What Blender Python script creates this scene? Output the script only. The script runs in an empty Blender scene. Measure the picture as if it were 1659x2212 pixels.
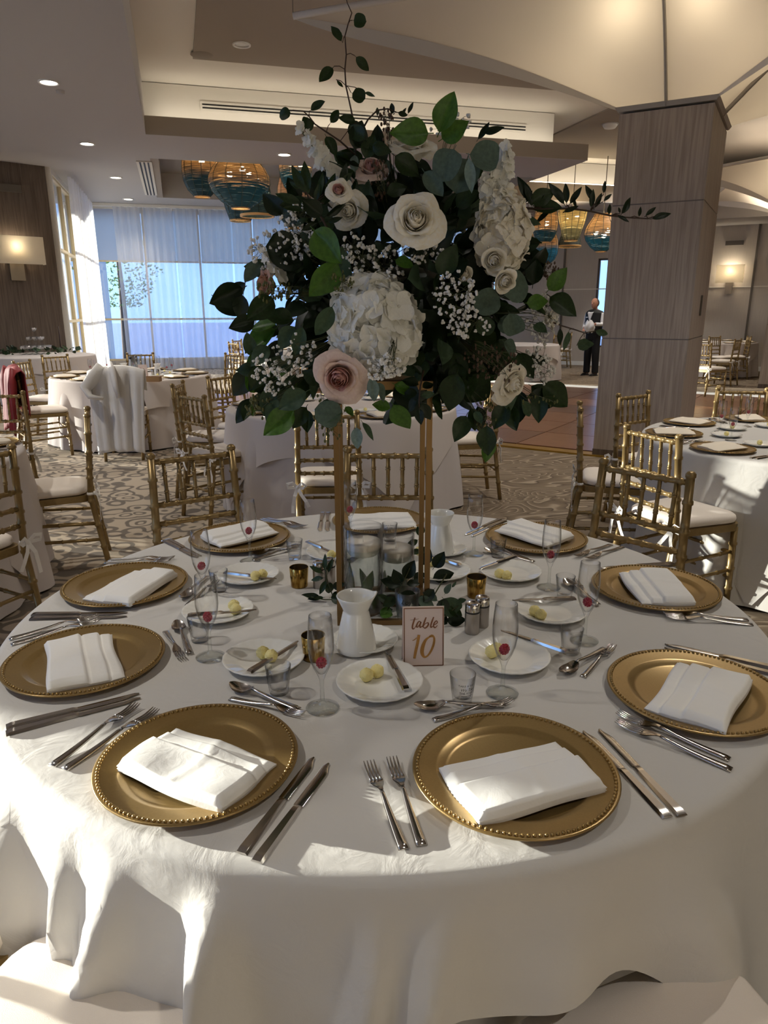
import bpy, math, random
from mathutils import Vector, Matrix
R = math.radians
sc = bpy.context.scene
C = sc.collection
# ------------------------------------------------------------------ camera
CF, CP, CR, CH, CT = 1534.0, R(15.846), R(-0.145), 1.493, R(15.66)
FH = Vector((math.sin(CT), math.cos(CT), 0)); RT = Vector((math.cos(CT), -math.sin(CT), 0)); ZZ = Vector((0, 0, 1))
FW = FH * math.cos(CP) - ZZ * math.sin(CP); UPV = FH * math.sin(CP) + ZZ * math.cos(CP)
R2 = RT * math.cos(CR) + UPV * math.sin(CR); U2 = UPV * math.cos(CR) - RT * math.sin(CR)
O = Vector((0, 0, CH))
cam = bpy.data.cameras.new('camera'); cam.sensor_fit = 'VERTICAL'; cam.sensor_height = 36.0; cam.sensor_width = 27.0
cam.lens = CF / 2212.0 * 36.0; cam.clip_start = 0.05; cam.clip_end = 300
co = bpy.data.objects.new('camera', cam); C.objects.link(co); sc.camera = co
_m = Matrix((R2, U2, -FW)).transposed().to_4x4(); _m.translation = O; co.matrix_world = _m
# ------------------------------------------------------------------ light of the place
sc.view_settings.view_transform = 'Standard'; sc.view_settings.look = 'None'
sc.view_settings.gamma = 1.0; sc.view_settings.use_curve_mapping = False
sc.view_settings.exposure = 0.42
wd = bpy.data.worlds.new('sky'); sc.world = wd; wd.use_nodes = True
_n = wd.node_tree.nodes; _l = wd.node_tree.links; _n.clear()
_o = _n.new('ShaderNodeOutputWorld'); _b = _n.new('ShaderNodeBackground')
_tc = _n.new('ShaderNodeTexCoord'); _sp = _n.new('ShaderNodeSeparateXYZ'); _rp = _n.new('ShaderNodeValToRGB')
_l.new(_tc.outputs['Generated'], _sp.inputs[0]); _l.new(_sp.outputs['Z'], _rp.inputs[0])
_rp.color_ramp.elements[0].position = 0.0; _rp.color_ramp.elements[0].color = (0.27, 0.50, 1.0, 1)
_rp.color_ramp.elements[1].position = 0.6; _rp.color_ramp.elements[1].color = (0.24, 0.44, 0.95, 1)
_l.new(_rp.outputs[0], _b.inputs[0]); _b.inputs[1].default_value = 1.9
_l.new(_b.outputs[0], _o.inputs[0])
SUN_AZ, SUN_EL = R(-32.5), R(7.6)
SUN_D = Vector((math.cos(SUN_AZ) * math.cos(SUN_EL), math.sin(SUN_AZ) * math.cos(SUN_EL), -math.sin(SUN_EL)))
sl = bpy.data.lights.new('sun', 'SUN'); sl.energy = 14.0; sl.angle = R(0.6); sl.color = (1.0, 0.955, 0.88)
so = bpy.data.objects.new('sun', sl); C.objects.link(so); so.rotation_euler = SUN_D.to_track_quat('-Z', 'Y').to_euler(); so.location = (-20, 14, 6)
def ray(u, v): return FW + R2 * ((u - 829.5) / CF) - U2 * ((v - 1106.0) / CF)
def atz(u, v, z):
    d = ray(u, v); return O + d * ((z - CH) / d.z)
def atd(u, v, dist):
    d = ray(u, v); return O + d * (dist / d.dot(FH))
def onp(u, v, p, n):
    d = ray(u, v); n = Vector(n); return O + d * ((Vector(p) - O).dot(n) / d.dot(n))
def area(name, loc, size, power, col, direction, sy=None):
    a = bpy.data.lights.new(name, 'AREA'); a.energy = power; a.color = col; a.size = size
    if sy: a.shape = 'RECTANGLE'; a.size_y = sy
    o = bpy.data.objects.new(name, a); C.objects.link(o); o.location = loc
    o.rotation_euler = Vector(direction).to_track_quat('-Z', 'Y').to_euler(); return o
def point(name, loc, power, col, rad=0.03, kind='POINT', direction=None, cone=90, blend=0.6):
    a = bpy.data.lights.new(name, kind); a.energy = power; a.color = col; a.shadow_soft_size = rad
    if kind == 'SPOT': a.spot_size = R(cone); a.spot_blend = blend
    o = bpy.data.objects.new(name, a); C.objects.link(o); o.location = loc
    if direction: o.rotation_euler = Vector(direction).to_track_quat('-Z', 'Y').to_euler()
    return o
# ------------------------------------------------------------------ materials
MATS = {}
def nt(name):
    m = bpy.data.materials.new(name); m.use_nodes = True; n = m.node_tree.nodes; n.clear()
    MATS[name] = m; return m, n, m.node_tree.links
def lin(c):  # sRGB 0-255 to linear
    return tuple((x / 255 / 12.92) if x / 255 <= 0.04045 else (((x / 255) + 0.055) / 1.055) ** 2.4 for x in c)
def mat(name, col, rough=0.5, metal=0.0, var=None, bump=None, spec=0.5, sheen=0, trans=0, sub=0, emit=None, stretch=(1, 1, 1), coat=0, coords='Object'):
    """col: sRGB 0-255; var=(scale, amount, sRGB second colour or None); bump=(scale, strength)"""
    m, n, l = nt(name); o = n.new('ShaderNodeOutputMaterial'); b = n.new('ShaderNodeBsdfPrincipled')
    c = lin(col); b.inputs['Base Color'].default_value = (*c, 1); b.inputs['Roughness'].default_value = rough
    b.inputs['Metallic'].default_value = metal; b.inputs['Specular IOR Level'].default_value = spec
    b.inputs['Sheen Weight'].default_value = sheen; b.inputs['Coat Weight'].default_value = coat
    if sub: b.inputs['Subsurface Weight'].default_value = sub; b.inputs['Subsurface Radius'].default_value = (.01, .01, .01)
    if emit: b.inputs['Emission Color'].default_value = (*lin(emit[0]), 1); b.inputs['Emission Strength'].default_value = emit[1]
    if var or bump:
        tc = n.new('ShaderNodeTexCoord'); mp = n.new('ShaderNodeMapping'); mp.inputs['Scale'].default_value = stretch
        l.new(tc.outputs[coords], mp.inputs[0])
    if var:
        t = n.new('ShaderNodeTexNoise'); t.inputs['Scale'].default_value = var[0]; t.inputs['Detail'].default_value = 4
        l.new(mp.outputs[0], t.inputs['Vector'])
        r = n.new('ShaderNodeValToRGB'); r.color_ramp.elements[0].position = .35; r.color_ramp.elements[1].position = .65
        c2 = lin(var[2]) if len(var) > 2 and var[2] else tuple(x * (1 - var[1]) for x in c)
        r.color_ramp.elements[0].color = (*c2, 1); r.color_ramp.elements[1].color = (*c, 1)
        l.new(t.outputs['Fac'], r.inputs[0]); l.new(r.outputs[0], b.inputs['Base Color'])
    if bump:
        t2 = n.new('ShaderNodeTexNoise'); t2.inputs['Scale'].default_value = bump[0]; t2.inputs['Detail'].default_value = 3
        l.new(mp.outputs[0], t2.inputs['Vector']); bp = n.new('ShaderNodeBump'); bp.inputs['Strength'].default_value = bump[1]
        bp.inputs['Distance'].default_value = 0.01
        if len(bump) > 2:
            t3 = n.new('ShaderNodeTexNoise'); t3.inputs['Scale'].default_value = bump[2]; t3.inputs['Detail'].default_value = 4; t3.inputs['Distortion'].default_value = 1.2; l.new(mp.outputs[0], t3.inputs['Vector'])
            b3 = n.new('ShaderNodeBump'); b3.inputs['Strength'].default_value = bump[3]; b3.inputs['Distance'].default_value = .02; l.new(t3.outputs['Fac'], b3.inputs['Height']); l.new(b3.outputs[0], bp.inputs['Normal'])
        l.new(t2.outputs['Fac'], bp.inputs['Height']); l.new(bp.outputs[0], b.inputs['Normal'])
    if trans:
        tr = n.new('ShaderNodeBsdfTranslucent'); mx = n.new('ShaderNodeMixShader'); mx.inputs[0].default_value = trans
        if var: l.new(r.outputs[0], tr.inputs[0])
        else: tr.inputs[0].default_value = (*c, 1)
        l.new(b.outputs[0], mx.inputs[1]); l.new(tr.outputs[0], mx.inputs[2]); l.new(mx.outputs[0], o.inputs[0])
    else: l.new(b.outputs[0], o.inputs[0])
    return m
def glass_mat(name, tint=(1, 1, 1), base=0.0, edge=1.0, dark=0.32, rough=0.01):
    """thin clear glass: what is behind shows through, edges reflect and darken a little"""
    m, n, l = nt(name); o = n.new('ShaderNodeOutputMaterial')
    lw = n.new('ShaderNodeLayerWeight'); lw.inputs[0].default_value = 0.5
    pw = n.new('ShaderNodeMath'); pw.operation = 'POWER'; pw.inputs[1].default_value = 3.2; l.new(lw.outputs['Facing'], pw.inputs[0])
    p5 = n.new('ShaderNodeMath'); p5.operation = 'POWER'; p5.inputs[1].default_value = 4.2; l.new(lw.outputs['Facing'], p5.inputs[0])
    t = n.new('ShaderNodeBsdfTransparent'); g = n.new('ShaderNodeBsdfGlossy'); g.inputs['Roughness'].default_value = rough
    mc = n.new('ShaderNodeMix'); mc.data_type = 'RGBA'; mc.inputs['A'].default_value = (*tint, 1)
    mc.inputs['B'].default_value = (*[x * dark for x in tint], 1); l.new(pw.outputs[0], mc.inputs['Factor'])
    l.new(mc.outputs['Result'], t.inputs[0])
    mr = n.new('ShaderNodeMapRange'); mr.inputs['To Min'].default_value = .045 + base; mr.inputs['To Max'].default_value = edge
    l.new(p5.outputs[0], mr.inputs['Value']); mx = n.new('ShaderNodeMixShader')
    l.new(mr.outputs[0], mx.inputs[0]); l.new(t.outputs[0], mx.inputs[1]); l.new(g.outputs[0], mx.inputs[2]); l.new(mx.outputs[0], o.inputs[0])
    return m
def emat(name, col, strength):
    m, n, l = nt(name); o = n.new('ShaderNodeOutputMaterial'); e = n.new('ShaderNodeEmission')
    e.inputs[0].default_value = (*lin(col), 1); e.inputs[1].default_value = strength; l.new(e.outputs[0], o.inputs[0]); return m
# ------------------------------------------------------------------ mesh helpers
class MB:
    def __init__(s): s.v = []; s.f = []; s.mi = []; s.cur = 0
    def add(s, vs, fs, M=None):
        b = len(s.v)
        s.v.extend([tuple(M @ Vector(p)) for p in vs] if M is not None else [tuple(p) for p in vs])
        s.f.extend([tuple(i + b for i in f) for f in fs]); s.mi.extend([s.cur] * len(fs)); return s
    def box(s, c, d, M=None, top=1.0):
        x, y, z = c; a, b, e = d[0] / 2, d[1] / 2, d[2] / 2; t = top
        vs = [(x - a, y - b, z - e), (x + a, y - b, z - e), (x + a, y + b, z - e), (x - a, y + b, z - e),
              (x - a * t, y - b * t, z + e), (x + a * t, y - b * t, z + e), (x + a * t, y + b * t, z + e), (x - a * t, y + b * t, z + e)]
        return s.add(vs, [(3, 2, 1, 0), (4, 5, 6, 7), (0, 1, 5, 4), (1, 2, 6, 5), (2, 3, 7, 6), (3, 0, 4, 7)], M)
    def span(s, a, b): return s.box([(p + q) / 2 for p, q in zip(a, b)], [abs(q - p) for p, q in zip(a, b)])
    def lathe(s, prof, n=24, M=None, capb=False, capt=False):
        vs, fs = [], []
        for r, z in prof:
            for i in range(n):
                a = 2 * math.pi * i / n; vs.append((r * math.cos(a), r * math.sin(a), z))
        for j in range(len(prof) - 1):
            for i in range(n):
                k = (i + 1) % n; fs.append((j * n + i, j * n + k, (j + 1) * n + k, (j + 1) * n + i))
        if capb: fs.append(tuple(reversed(range(n))))
        if capt: fs.append(tuple(range((len(prof) - 1) * n, len(prof) * n)))
        return s.add(vs, fs, M)
    def tube(s, pts, rad, n=8, cap=True, M=None, flat=1.0, side=None):
        pts = [Vector(p) for p in pts]; m = len(pts)
        if not isinstance(rad, (list, tuple)): rad = [rad] * m
        vs, fs = [], []; up = Vector(side) if side else None
        for i, p in enumerate(pts):
            d = (pts[min(i + 1, m - 1)] - pts[max(i - 1, 0)]); d = d.normalized() if d.length > 1e-9 else ZZ
            if up is None:
                up = Vector((0, 0, 1)) if abs(d.z) < .9 else Vector((1, 0, 0))
            a = up - d * up.dot(d)
            a = a.normalized() if a.length > 1e-6 else d.orthogonal().normalized()
            b = d.cross(a); up = a
            for k in range(n):
                t = 2 * math.pi * k / n; vs.append(p + a * (rad[i] * math.cos(t)) + b * (rad[i] * flat * math.sin(t)))
        for i in range(m - 1):
            for k in range(n):
                q = (k + 1) % n; fs.append((i * n + k, i * n + q, (i + 1) * n + q, (i + 1) * n + k))
        if cap: fs.append(tuple(reversed(range(n)))); fs.append(tuple(range((m - 1) * n, m * n)))
        return s.add(vs, fs, M)
    def grid(s, fn, nu, nv, M=None, closeu=False):
        vs = [fn(i / nu, j / nv) for j in range(nv + 1) for i in range(nu if closeu else nu + 1)]
        w = nu if closeu else nu + 1
        fs = [(j * w + i, j * w + (i + 1) % w, (j + 1) * w + (i + 1) % w, (j + 1) * w + i) for j in range(nv) for i in range(nu)]
        return s.add(vs, fs, M)
    def ball(s, c, r, n=10, m=6, sc3=(1, 1, 1), M=None):
        pr = []
        vs = [(c[0], c[1], c[2] - r * sc3[2])]; fs = []
        for j in range(1, m):
            t = math.pi * j / m - math.pi / 2
            for i in range(n):
                a = 2 * math.pi * i / n
                vs.append((c[0] + r * sc3[0] * math.cos(t) * math.cos(a), c[1] + r * sc3[1] * math.cos(t) * math.sin(a), c[2] + r * sc3[2] * math.sin(t)))
        vs.append((c[0], c[1], c[2] + r * sc3[2])); T = len(vs) - 1
        for i in range(n):
            k = (i + 1) % n; fs.append((0, 1 + k, 1 + i)); fs.append((T, T - n + i, T - n + k))
            for j in range(m - 2): fs.append((1 + j * n + i, 1 + j * n + k, 1 + (j + 1) * n + k, 1 + (j + 1) * n + i))
        return s.add(vs, fs, M)
    def prism(s, poly, z0, z1, M=None):
        n = len(poly); vs = [(x, y, z0) for x, y in poly] + [(x, y, z1) for x, y in poly]
        fs = [tuple(reversed(range(n))), tuple(range(n, 2 * n))] + [(i, (i + 1) % n, n + (i + 1) % n, n + i) for i in range(n)]
        return s.add(vs, fs, M)
    def mesh(s, name, mats, smooth=True):
        me = bpy.data.meshes.new(name); me.from_pydata(s.v, [], s.f)
        for m in (mats if isinstance(mats, (list, tuple)) else [mats]): me.materials.append(m)
        if len(set(s.mi)) > 1: me.polygons.foreach_set('material_index', s.mi)
        if smooth: me.polygons.foreach_set('use_smooth', [True] * len(me.polygons))
        me.update(); return me
    def build(s, name, mats, parent=None, smooth=True, loc=None, sharp=None):
        me = s.mesh(name, mats, smooth); o = bpy.data.objects.new(name, me); C.objects.link(o)
        if sharp: me.set_sharp_from_angle(angle=R(sharp))
        if parent: o.parent = parent
        if loc is not None: o.location = loc
        return o
def tag(o, label=None, cat=None, group=None, kind=None):
    if label: o['label'] = label
    if cat: o['category'] = cat
    if group: o['group'] = group
    if kind: o['kind'] = kind
    return o
def struct(mb, name, m, label=None, smooth=False, parent=None):
    o = mb.build(name, m, parent, smooth=smooth)
    if not parent: o['kind'] = 'structure'
    if label: o['label'] = label
    return o
def empty(name, loc=(0, 0, 0), rz=0.0, parent=None):
    o = bpy.data.objects.new(name, None); C.objects.link(o); o.location = loc; o.rotation_euler = (0, 0, rz); o.empty_display_size = .05
    if parent: o.parent = parent
    return o
KIDS = {}
def kids(o):
    if o.name not in KIDS: KIDS[o.name] = [c for c in bpy.data.objects if c.parent == o]
    return KIDS[o.name]
def copy_tree(o, parent=None):
    c = o.copy(); C.objects.link(c)
    if parent: c.parent = parent
    for ch in kids(o): copy_tree(ch, c)
    return c
def obj(name, me, parent=None, M=None):
    o = bpy.data.objects.new(name, me); C.objects.link(o)
    if parent: o.parent = parent
    if M is not None: o.matrix_local = M
    return o
def Rz(a): return Matrix.Rotation(a, 4, 'Z')
def Tr(x, y, z): return Matrix.Translation((x, y, z))
def frame(loc, zdir, roll=0.0, scale=1.0, ydir=None):
    """matrix with local +Z along zdir"""
    z = Vector(zdir).normalized(); y = Vector(ydir) if ydir is not None else (Vector((0, 0, 1)) if abs(z.z) < .95 else Vector((0, 1, 0)))
    x = y.cross(z)
    x = x.normalized() if x.length > 1e-6 else z.orthogonal().normalized()
    y = z.cross(x); m = Matrix((x, y, z)).transposed().to_4x4() @ Matrix.Rotation(roll, 4, 'Z') @ Matrix.Scale(scale, 4)
    m.translation = loc; return m
def smoothstep(a, b, x):
    t = max(0, min(1, (x - a) / (b - a))); return t * t * (3 - 2 * t)
# ------------------------------------------------------------------ material palette
paint_grey = mat('paint_soft_grey', (180, 176, 173), .85)
paint_taupe = mat('paint_taupe', (152, 141, 128), .85)
paint_cream = mat('paint_cream', (222, 217, 206), .8)
paint_wall = mat('wallcovering_taupe', (186, 177, 166), .85, var=(60, .06), stretch=(1, 1, .05))
paint_white = mat('paint_white', (225, 224, 220), .6)
black_slot = mat('black_slot', (14, 13, 12), .6)
def wood_panel(name, c1, c2, sx=14):
    m, n, l = nt(name); o = n.new('ShaderNodeOutputMaterial'); b = n.new('ShaderNodeBsdfPrincipled'); b.inputs['Roughness'].default_value = .6
    tc = n.new('ShaderNodeTexCoord'); mp = n.new('ShaderNodeMapping'); mp.inputs['Scale'].default_value = (sx, sx, .55)
    l.new(tc.outputs['Object'], mp.inputs[0]); t = n.new('ShaderNodeTexNoise'); t.inputs['Scale'].default_value = 3; t.inputs['Detail'].default_value = 6
    t.inputs['Distortion'].default_value = .7; l.new(mp.outputs[0], t.inputs['Vector'])
    r = n.new('ShaderNodeValToRGB'); r.color_ramp.elements[0].position = .36; r.color_ramp.elements[1].position = .62
    r.color_ramp.elements[0].color = (*lin(c2), 1); r.color_ramp.elements[1].color = (*lin(c1), 1)
    l.new(t.outputs['Fac'], r.inputs[0]); l.new(r.outputs[0], b.inputs['Base Color'])
    bp = n.new('ShaderNodeBump'); bp.inputs['Strength'].default_value = .12; bp.inputs['Distance'].default_value = .01
    l.new(t.outputs['Fac'], bp.inputs['Height']); l.new(bp.outputs[0], b.inputs['Normal']); l.new(b.outputs[0], o.inputs[0]); return m
wood_light = wood_panel('limed_oak_panel', (174, 161, 148), (150, 137, 125))
wood_dark = wood_panel('brown_oak_panel', (104, 90, 78), (82, 70, 60))
def carpet():
    m, n, l = nt('patterned_carpet'); o = n.new('ShaderNodeOutputMaterial'); b = n.new('ShaderNodeBsdfPrincipled'); b.inputs['Roughness'].default_value = .95
    b.inputs['Specular IOR Level'].default_value = .1
    tc = n.new('ShaderNodeTexCoord')
    nz = n.new('ShaderNodeTexNoise'); nz.inputs['Scale'].default_value = 3.2; nz.inputs['Detail'].default_value = 2; l.new(tc.outputs['Object'], nz.inputs['Vector'])
    va = n.new('ShaderNodeVectorMath'); va.operation = 'MULTIPLY_ADD'; va.inputs[1].default_value = (.15, .15, 0)
    l.new(nz.outputs['Color'], va.inputs[0]); l.new(tc.outputs['Object'], va.inputs[2])
    vo = n.new('ShaderNodeTexVoronoi'); vo.inputs['Scale'].default_value = 5.6; vo.inputs['Randomness'].default_value = .8; vo.feature = 'F1'; l.new(va.outputs[0], vo.inputs['Vector'])
    r1 = n.new('ShaderNodeValToRGB'); r1.color_ramp.interpolation = 'EASE'
    E = r1.color_ramp.elements; A = (*lin((186, 171, 151)), 1); B = (*lin((122, 113, 103)), 1)
    E[0].position = 0; E[0].color = A; E[1].position = 1; E[1].color = A
    for p, c in ((.16, A), (.2, B), (.27, B), (.31, A), (.47, A), (.51, B), (.62, B), (.67, A)):
        e = E.new(p); e.color = c
    l.new(vo.outputs['Distance'], r1.inputs[0])
    # drawn-out wood-grain swirl on the other half of the carpet
    mp = n.new('ShaderNodeMapping'); mp.inputs['Rotation'].default_value = (0, 0, R(-40)); mp.inputs['Scale'].default_value = (.9, 2.6, 1); l.new(tc.outputs['Object'], mp.inputs[0])
    n2 = n.new('ShaderNodeTexNoise'); n2.inputs['Scale'].default_value = 1.1; n2.inputs['Detail'].default_value = 1.5; n2.inputs['Distortion'].default_value = .6; l.new(mp.outputs[0], n2.inputs['Vector'])
    ml = n.new('ShaderNodeMath'); ml.operation = 'MULTIPLY'; ml.inputs[1].default_value = 22; l.new(n2.outputs['Fac'], ml.inputs[0])
    fr = n.new('ShaderNodeMath'); fr.operation = 'FRACT'; l.new(ml.outputs[0], fr.inputs[0])
    r2 = n.new('ShaderNodeValToRGB'); F = r2.color_ramp.elements
    F[0].position = 0; F[0].color = (*lin((112, 98, 82)), 1); F[1].position = 1; F[1].color = (*lin((118, 103, 86)), 1)
    e = F.new(.55); e.color = (*lin((126, 111, 93)), 1); e = F.new(.78); e.color = (*lin((164, 149, 128)), 1); e = F.new(.9); e.color = (*lin((92, 80, 68)), 1)
    l.new(fr.outputs[0], r2.inputs[0])
    sp = n.new('ShaderNodeSeparateXYZ'); l.new(va.outputs[0], sp.inputs[0])
    mr = n.new('ShaderNodeMapRange'); mr.inputs['From Min'].default_value = .1; mr.inputs['From Max'].default_value = .5
    dd = n.new('ShaderNodeMath'); dd.operation = 'MULTIPLY_ADD'; dd.inputs[1].default_value = -.06; l.new(sp.outputs['Y'], dd.inputs[0]); l.new(sp.outputs['X'], dd.inputs[2])
    l.new(dd.outputs[0], mr.inputs['Value'])
    mx = n.new('ShaderNodeMix'); mx.data_type = 'RGBA'; l.new(mr.outputs[0], mx.inputs['Factor']); l.new(r1.outputs[0], mx.inputs['A']); l.new(r2.outputs[0], mx.inputs['B'])
    n3 = n.new('ShaderNodeTexNoise'); n3.inputs['Scale'].default_value = 260; l.new(tc.outputs['Object'], n3.inputs['Vector'])
    bp = n.new('ShaderNodeBump'); bp.inputs['Strength'].default_value = .5; bp.inputs['Distance'].default_value = .004; l.new(n3.outputs['Fac'], bp.inputs['Height'])
    l.new(mx.outputs['Result'], b.inputs['Base Color']); l.new(bp.outputs[0], b.inputs['Normal']); l.new(b.outputs[0], o.inputs[0]); return m
carpet_m = carpet()
parquet_m = [mat('parquet_%s' % k, c, .28, var=(9, .1, c2), stretch=(.5, 9, 1), spec=.5) for k, c, c2 in
             (('honey', (148, 104, 72), (124, 84, 58)), ('amber', (138, 95, 66), (112, 76, 52)), ('brown', (128, 90, 66), (104, 72, 52)))]
gold_trim = mat('brass_floor_trim', (176, 140, 62), .4, .8)
cloth = mat('white_tablecloth', (210, 206, 199), .9, bump=(1500, .1, 9, .1), sheen=.1, spec=.2)
cloth2 = mat('white_overlay_cloth', (212, 208, 201), .9, bump=(1500, .12, 14, .13), sheen=.1, spec=.2)
cloth_far = mat('pale_tablecloth', (206, 198, 194), .9, spec=.2)
cloth_far2 = mat('pale_overlay_cloth', (210, 201, 195), .9, spec=.2)
napkin_m = mat('white_napkin', (246, 243, 236), .75, bump=(1800, .05, 30, .045), sheen=.15, spec=.3)
gold_plate = mat('antique_gold_charger', (160, 132, 82), .28, .55, var=(260, .08))
gold_bead = mat('gold_beading', (176, 146, 92), .3, .8)
gold_chair = mat('gold_lacquered_wood', (150, 125, 80), .36, .5, var=(40, .14))
gold_stand = mat('satin_gold_metal', (132, 104, 66), .38, .8)
cushion_m = mat('ivory_cushion', (240, 229, 216), .9, bump=(800, .2), spec=.2)
ribbon_m = mat('white_tie_ribbon', (240, 236, 230), .85)
steel = mat('polished_steel', (205, 200, 194), .16, 1.0)
steel_brushed = mat('brushed_steel', (176, 170, 164), .32, 1.0)
dark_band = mat('dark_rubber_band', (20, 19, 18), .5)
porcelain = mat('white_porcelain', (240, 238, 230), .15, coat=.4, spec=.5)
butter_m = mat('pale_butter', (244, 228, 152), .55, bump=(160, .4), sub=.2)
rasp_m = mat('raspberry_red', (172, 22, 52), .4, sub=.15)
wax_m = mat('ivory_wax', (242, 234, 218), .5, sub=.3)
wick_m = mat('candle_wick', (235, 230, 220), .8)
glass_m = glass_mat('clear_glass')
glass_thick = glass_mat('clear_thick_glass', (.97, .98, .97), .03, 1, .6)
water_m = glass_mat('water_body', (.90, .95, .94), .0, .6, .9)
window_glass = glass_mat('window_glass', (.98, 1, .99), .0, .8, .95)
mercury = mat('gold_mercury_glass', (198, 166, 92), .14, .9, var=(70, .5, (120, 84, 30)), stretch=(1, 1, .3))
mercury_in = mat('silvered_glass_inside', (120, 106, 86), .25, .9)
card_m = mat('blush_card', (228, 208, 196), .8)
foil_m = mat('gold_foil_print', (190, 142, 84), .25, .95)
foil_dark = mat('bronze_foil_print', (116, 78, 58), .35, .8)
ink_m = mat('black_glass_print', (22, 20, 20), .6)
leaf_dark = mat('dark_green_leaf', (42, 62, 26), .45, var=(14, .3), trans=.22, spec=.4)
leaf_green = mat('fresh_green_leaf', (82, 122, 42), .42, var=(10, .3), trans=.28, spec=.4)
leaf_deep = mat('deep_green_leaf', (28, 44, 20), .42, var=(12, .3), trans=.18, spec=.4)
leaf_euc = mat('blue_grey_eucalyptus_leaf', (96, 114, 98), .6, var=(9, .22), trans=.22, spec=.25)
leaf_euc2 = mat('grey_green_eucalyptus_leaf', (76, 96, 70), .55, var=(9, .25), trans=.22, spec=.25)
leaf_pale = mat('pale_eucalyptus_leaf', (138, 160, 152), .6, var=(9, .2), trans=.3, spec=.25)
LEAFM = {'d': leaf_dark, 'g': leaf_green, 'k': leaf_deep, 'e': leaf_euc, 'f': leaf_euc2, 'p': leaf_pale}
stem_m = mat('green_stem', (70, 74, 40), .6)
stem_br = mat('brown_twig', (64, 46, 34), .65)
berry_m = mat('olive_seed_berries', (96, 96, 48), .5)
berry_br = mat('brown_seed_berries', (84, 62, 44), .55)
white_petal = mat('white_hydrangea_petal', (248, 246, 236), .6, trans=.25, var=(12, .06), sub=0)
cream_petal = mat('cream_rose_petal', (250, 246, 234), .55, trans=.22, var=(10, .08, (247, 238, 216)))
blush_petal = mat('blush_rose_petal', (236, 210, 198), .55, trans=.22, var=(10, .1, (244, 222, 208)))
blush_deep = mat('deep_blush_rose_petal', (216, 168, 156), .55, trans=.22)
peach_petal = mat('peach_rose_petal', (198, 152, 128), .55, trans=.2)
gyp_m = mat('babys_breath_white', (244, 241, 234), .7, trans=.15)
red_cloth = mat('red_coat_fabric', (122, 6, 12), .7, var=(8, .2), bump=(300, .15))
white_jacket = mat('white_crepe_fabric', (226, 222, 216), .9, bump=(240, .4), trans=.1)
dark_bag = mat('dark_leather', (52, 34, 30), .45)
blue_trim = mat('blue_fabric', (48, 60, 130), .7)
sheer = None
# ------------------------------------------------------------------ the room
ZL = 4.0
mb = MB(); mb.span((-6.6, -5.3, -.2), (20.4, 21.0, 0)); struct(mb, 'floor', carpet_m, 'patterned beige and grey ballroom carpet')
# dance floor, turned 45 degrees against the room
DA = Vector((3.44, 7.457, 0)); DD = Vector((.66, -.751, 0)).normalized(); DN = Vector((-DD.y, DD.x, 0)); DN = DN if DN.dot(FH) > 0 else -DN
dfl = MB(); PW = 0.92
DM = Matrix((DD, DN, ZZ)).transposed().to_4x4(); DM.translation = DA
df = MB().box((0.2, 3.3, -.095), (15.2, 6.8, .2), DM).build('dance_floor', parquet_m[2], smooth=False); tag(df, 'honey brown parquet dance floor laid on the carpet', None, None, 'structure')
pm = [MB().box((0, 0, 0), (PW - .012, PW - .012, .012)).mesh('parquet_panel', m, False) for m in parquet_m]
rnd = random.Random(5)
for i in range(-8, 8):
    for j in range(7):
        o = obj('parquet_panel', pm[rnd.randrange(3)], df, DM @ Tr(i * PW + PW / 2 + .2, j * PW + PW / 2 + .12, .010) @ Rz(math.pi / 2 * ((i + j) % 2)))
MB().box((0.2, -.03, .004), (15.2, .16, .03), DM).build('floor_trim', gold_trim, df, smooth=False)
MB().box((0.2, 6.72, .012), (15.2, .14, .04), DM).build('floor_trim', paint_white, df, smooth=False)  # far trim coloured white to stand in for a sunlit strip of floor
# ---- walls
def wall_with_openings(name, A, B, thick, z1, opens, m, z0=0.0):
    """wall from A to B (2-D), opens = [(t0, t1, zs, zh)] along it; the body stands to the left of A->B"""
    A = Vector(A); B = Vector(B); L = (B - A).length; d = (B - A) / L
    M = Matrix(((d.x, -d.y, 0, A.x), (d.y, d.x, 0, A.y), (0, 0, 1, 0), (0, 0, 0, 1)))
    w = MB(); t = 0
    for a, b, zs, zh in sorted(opens):
        if a > t: w.box(((t + a) / 2, thick / 2, (z0 + z1) / 2), (a - t, thick, z1 - z0), M)
        if zs > z0: w.box(((a + b) / 2, thick / 2, (z0 + zs) / 2), (b - a, thick, zs - z0), M)
        if zh < z1: w.box(((a + b) / 2, thick / 2, (zh + z1) / 2), (b - a, thick, z1 - zh), M)
        t = b
    if t < L: w.box(((t + L) / 2, thick / 2, (z0 + z1) / 2), (L - t, thick, z1 - z0), M)
    struct(w, name, m); return M
frame_m = mat('cream_window_frame', (214, 196, 158), .5)
frame_dark = mat('bronze_window_frame', (92, 84, 74), .5)
WN = [0]
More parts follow.
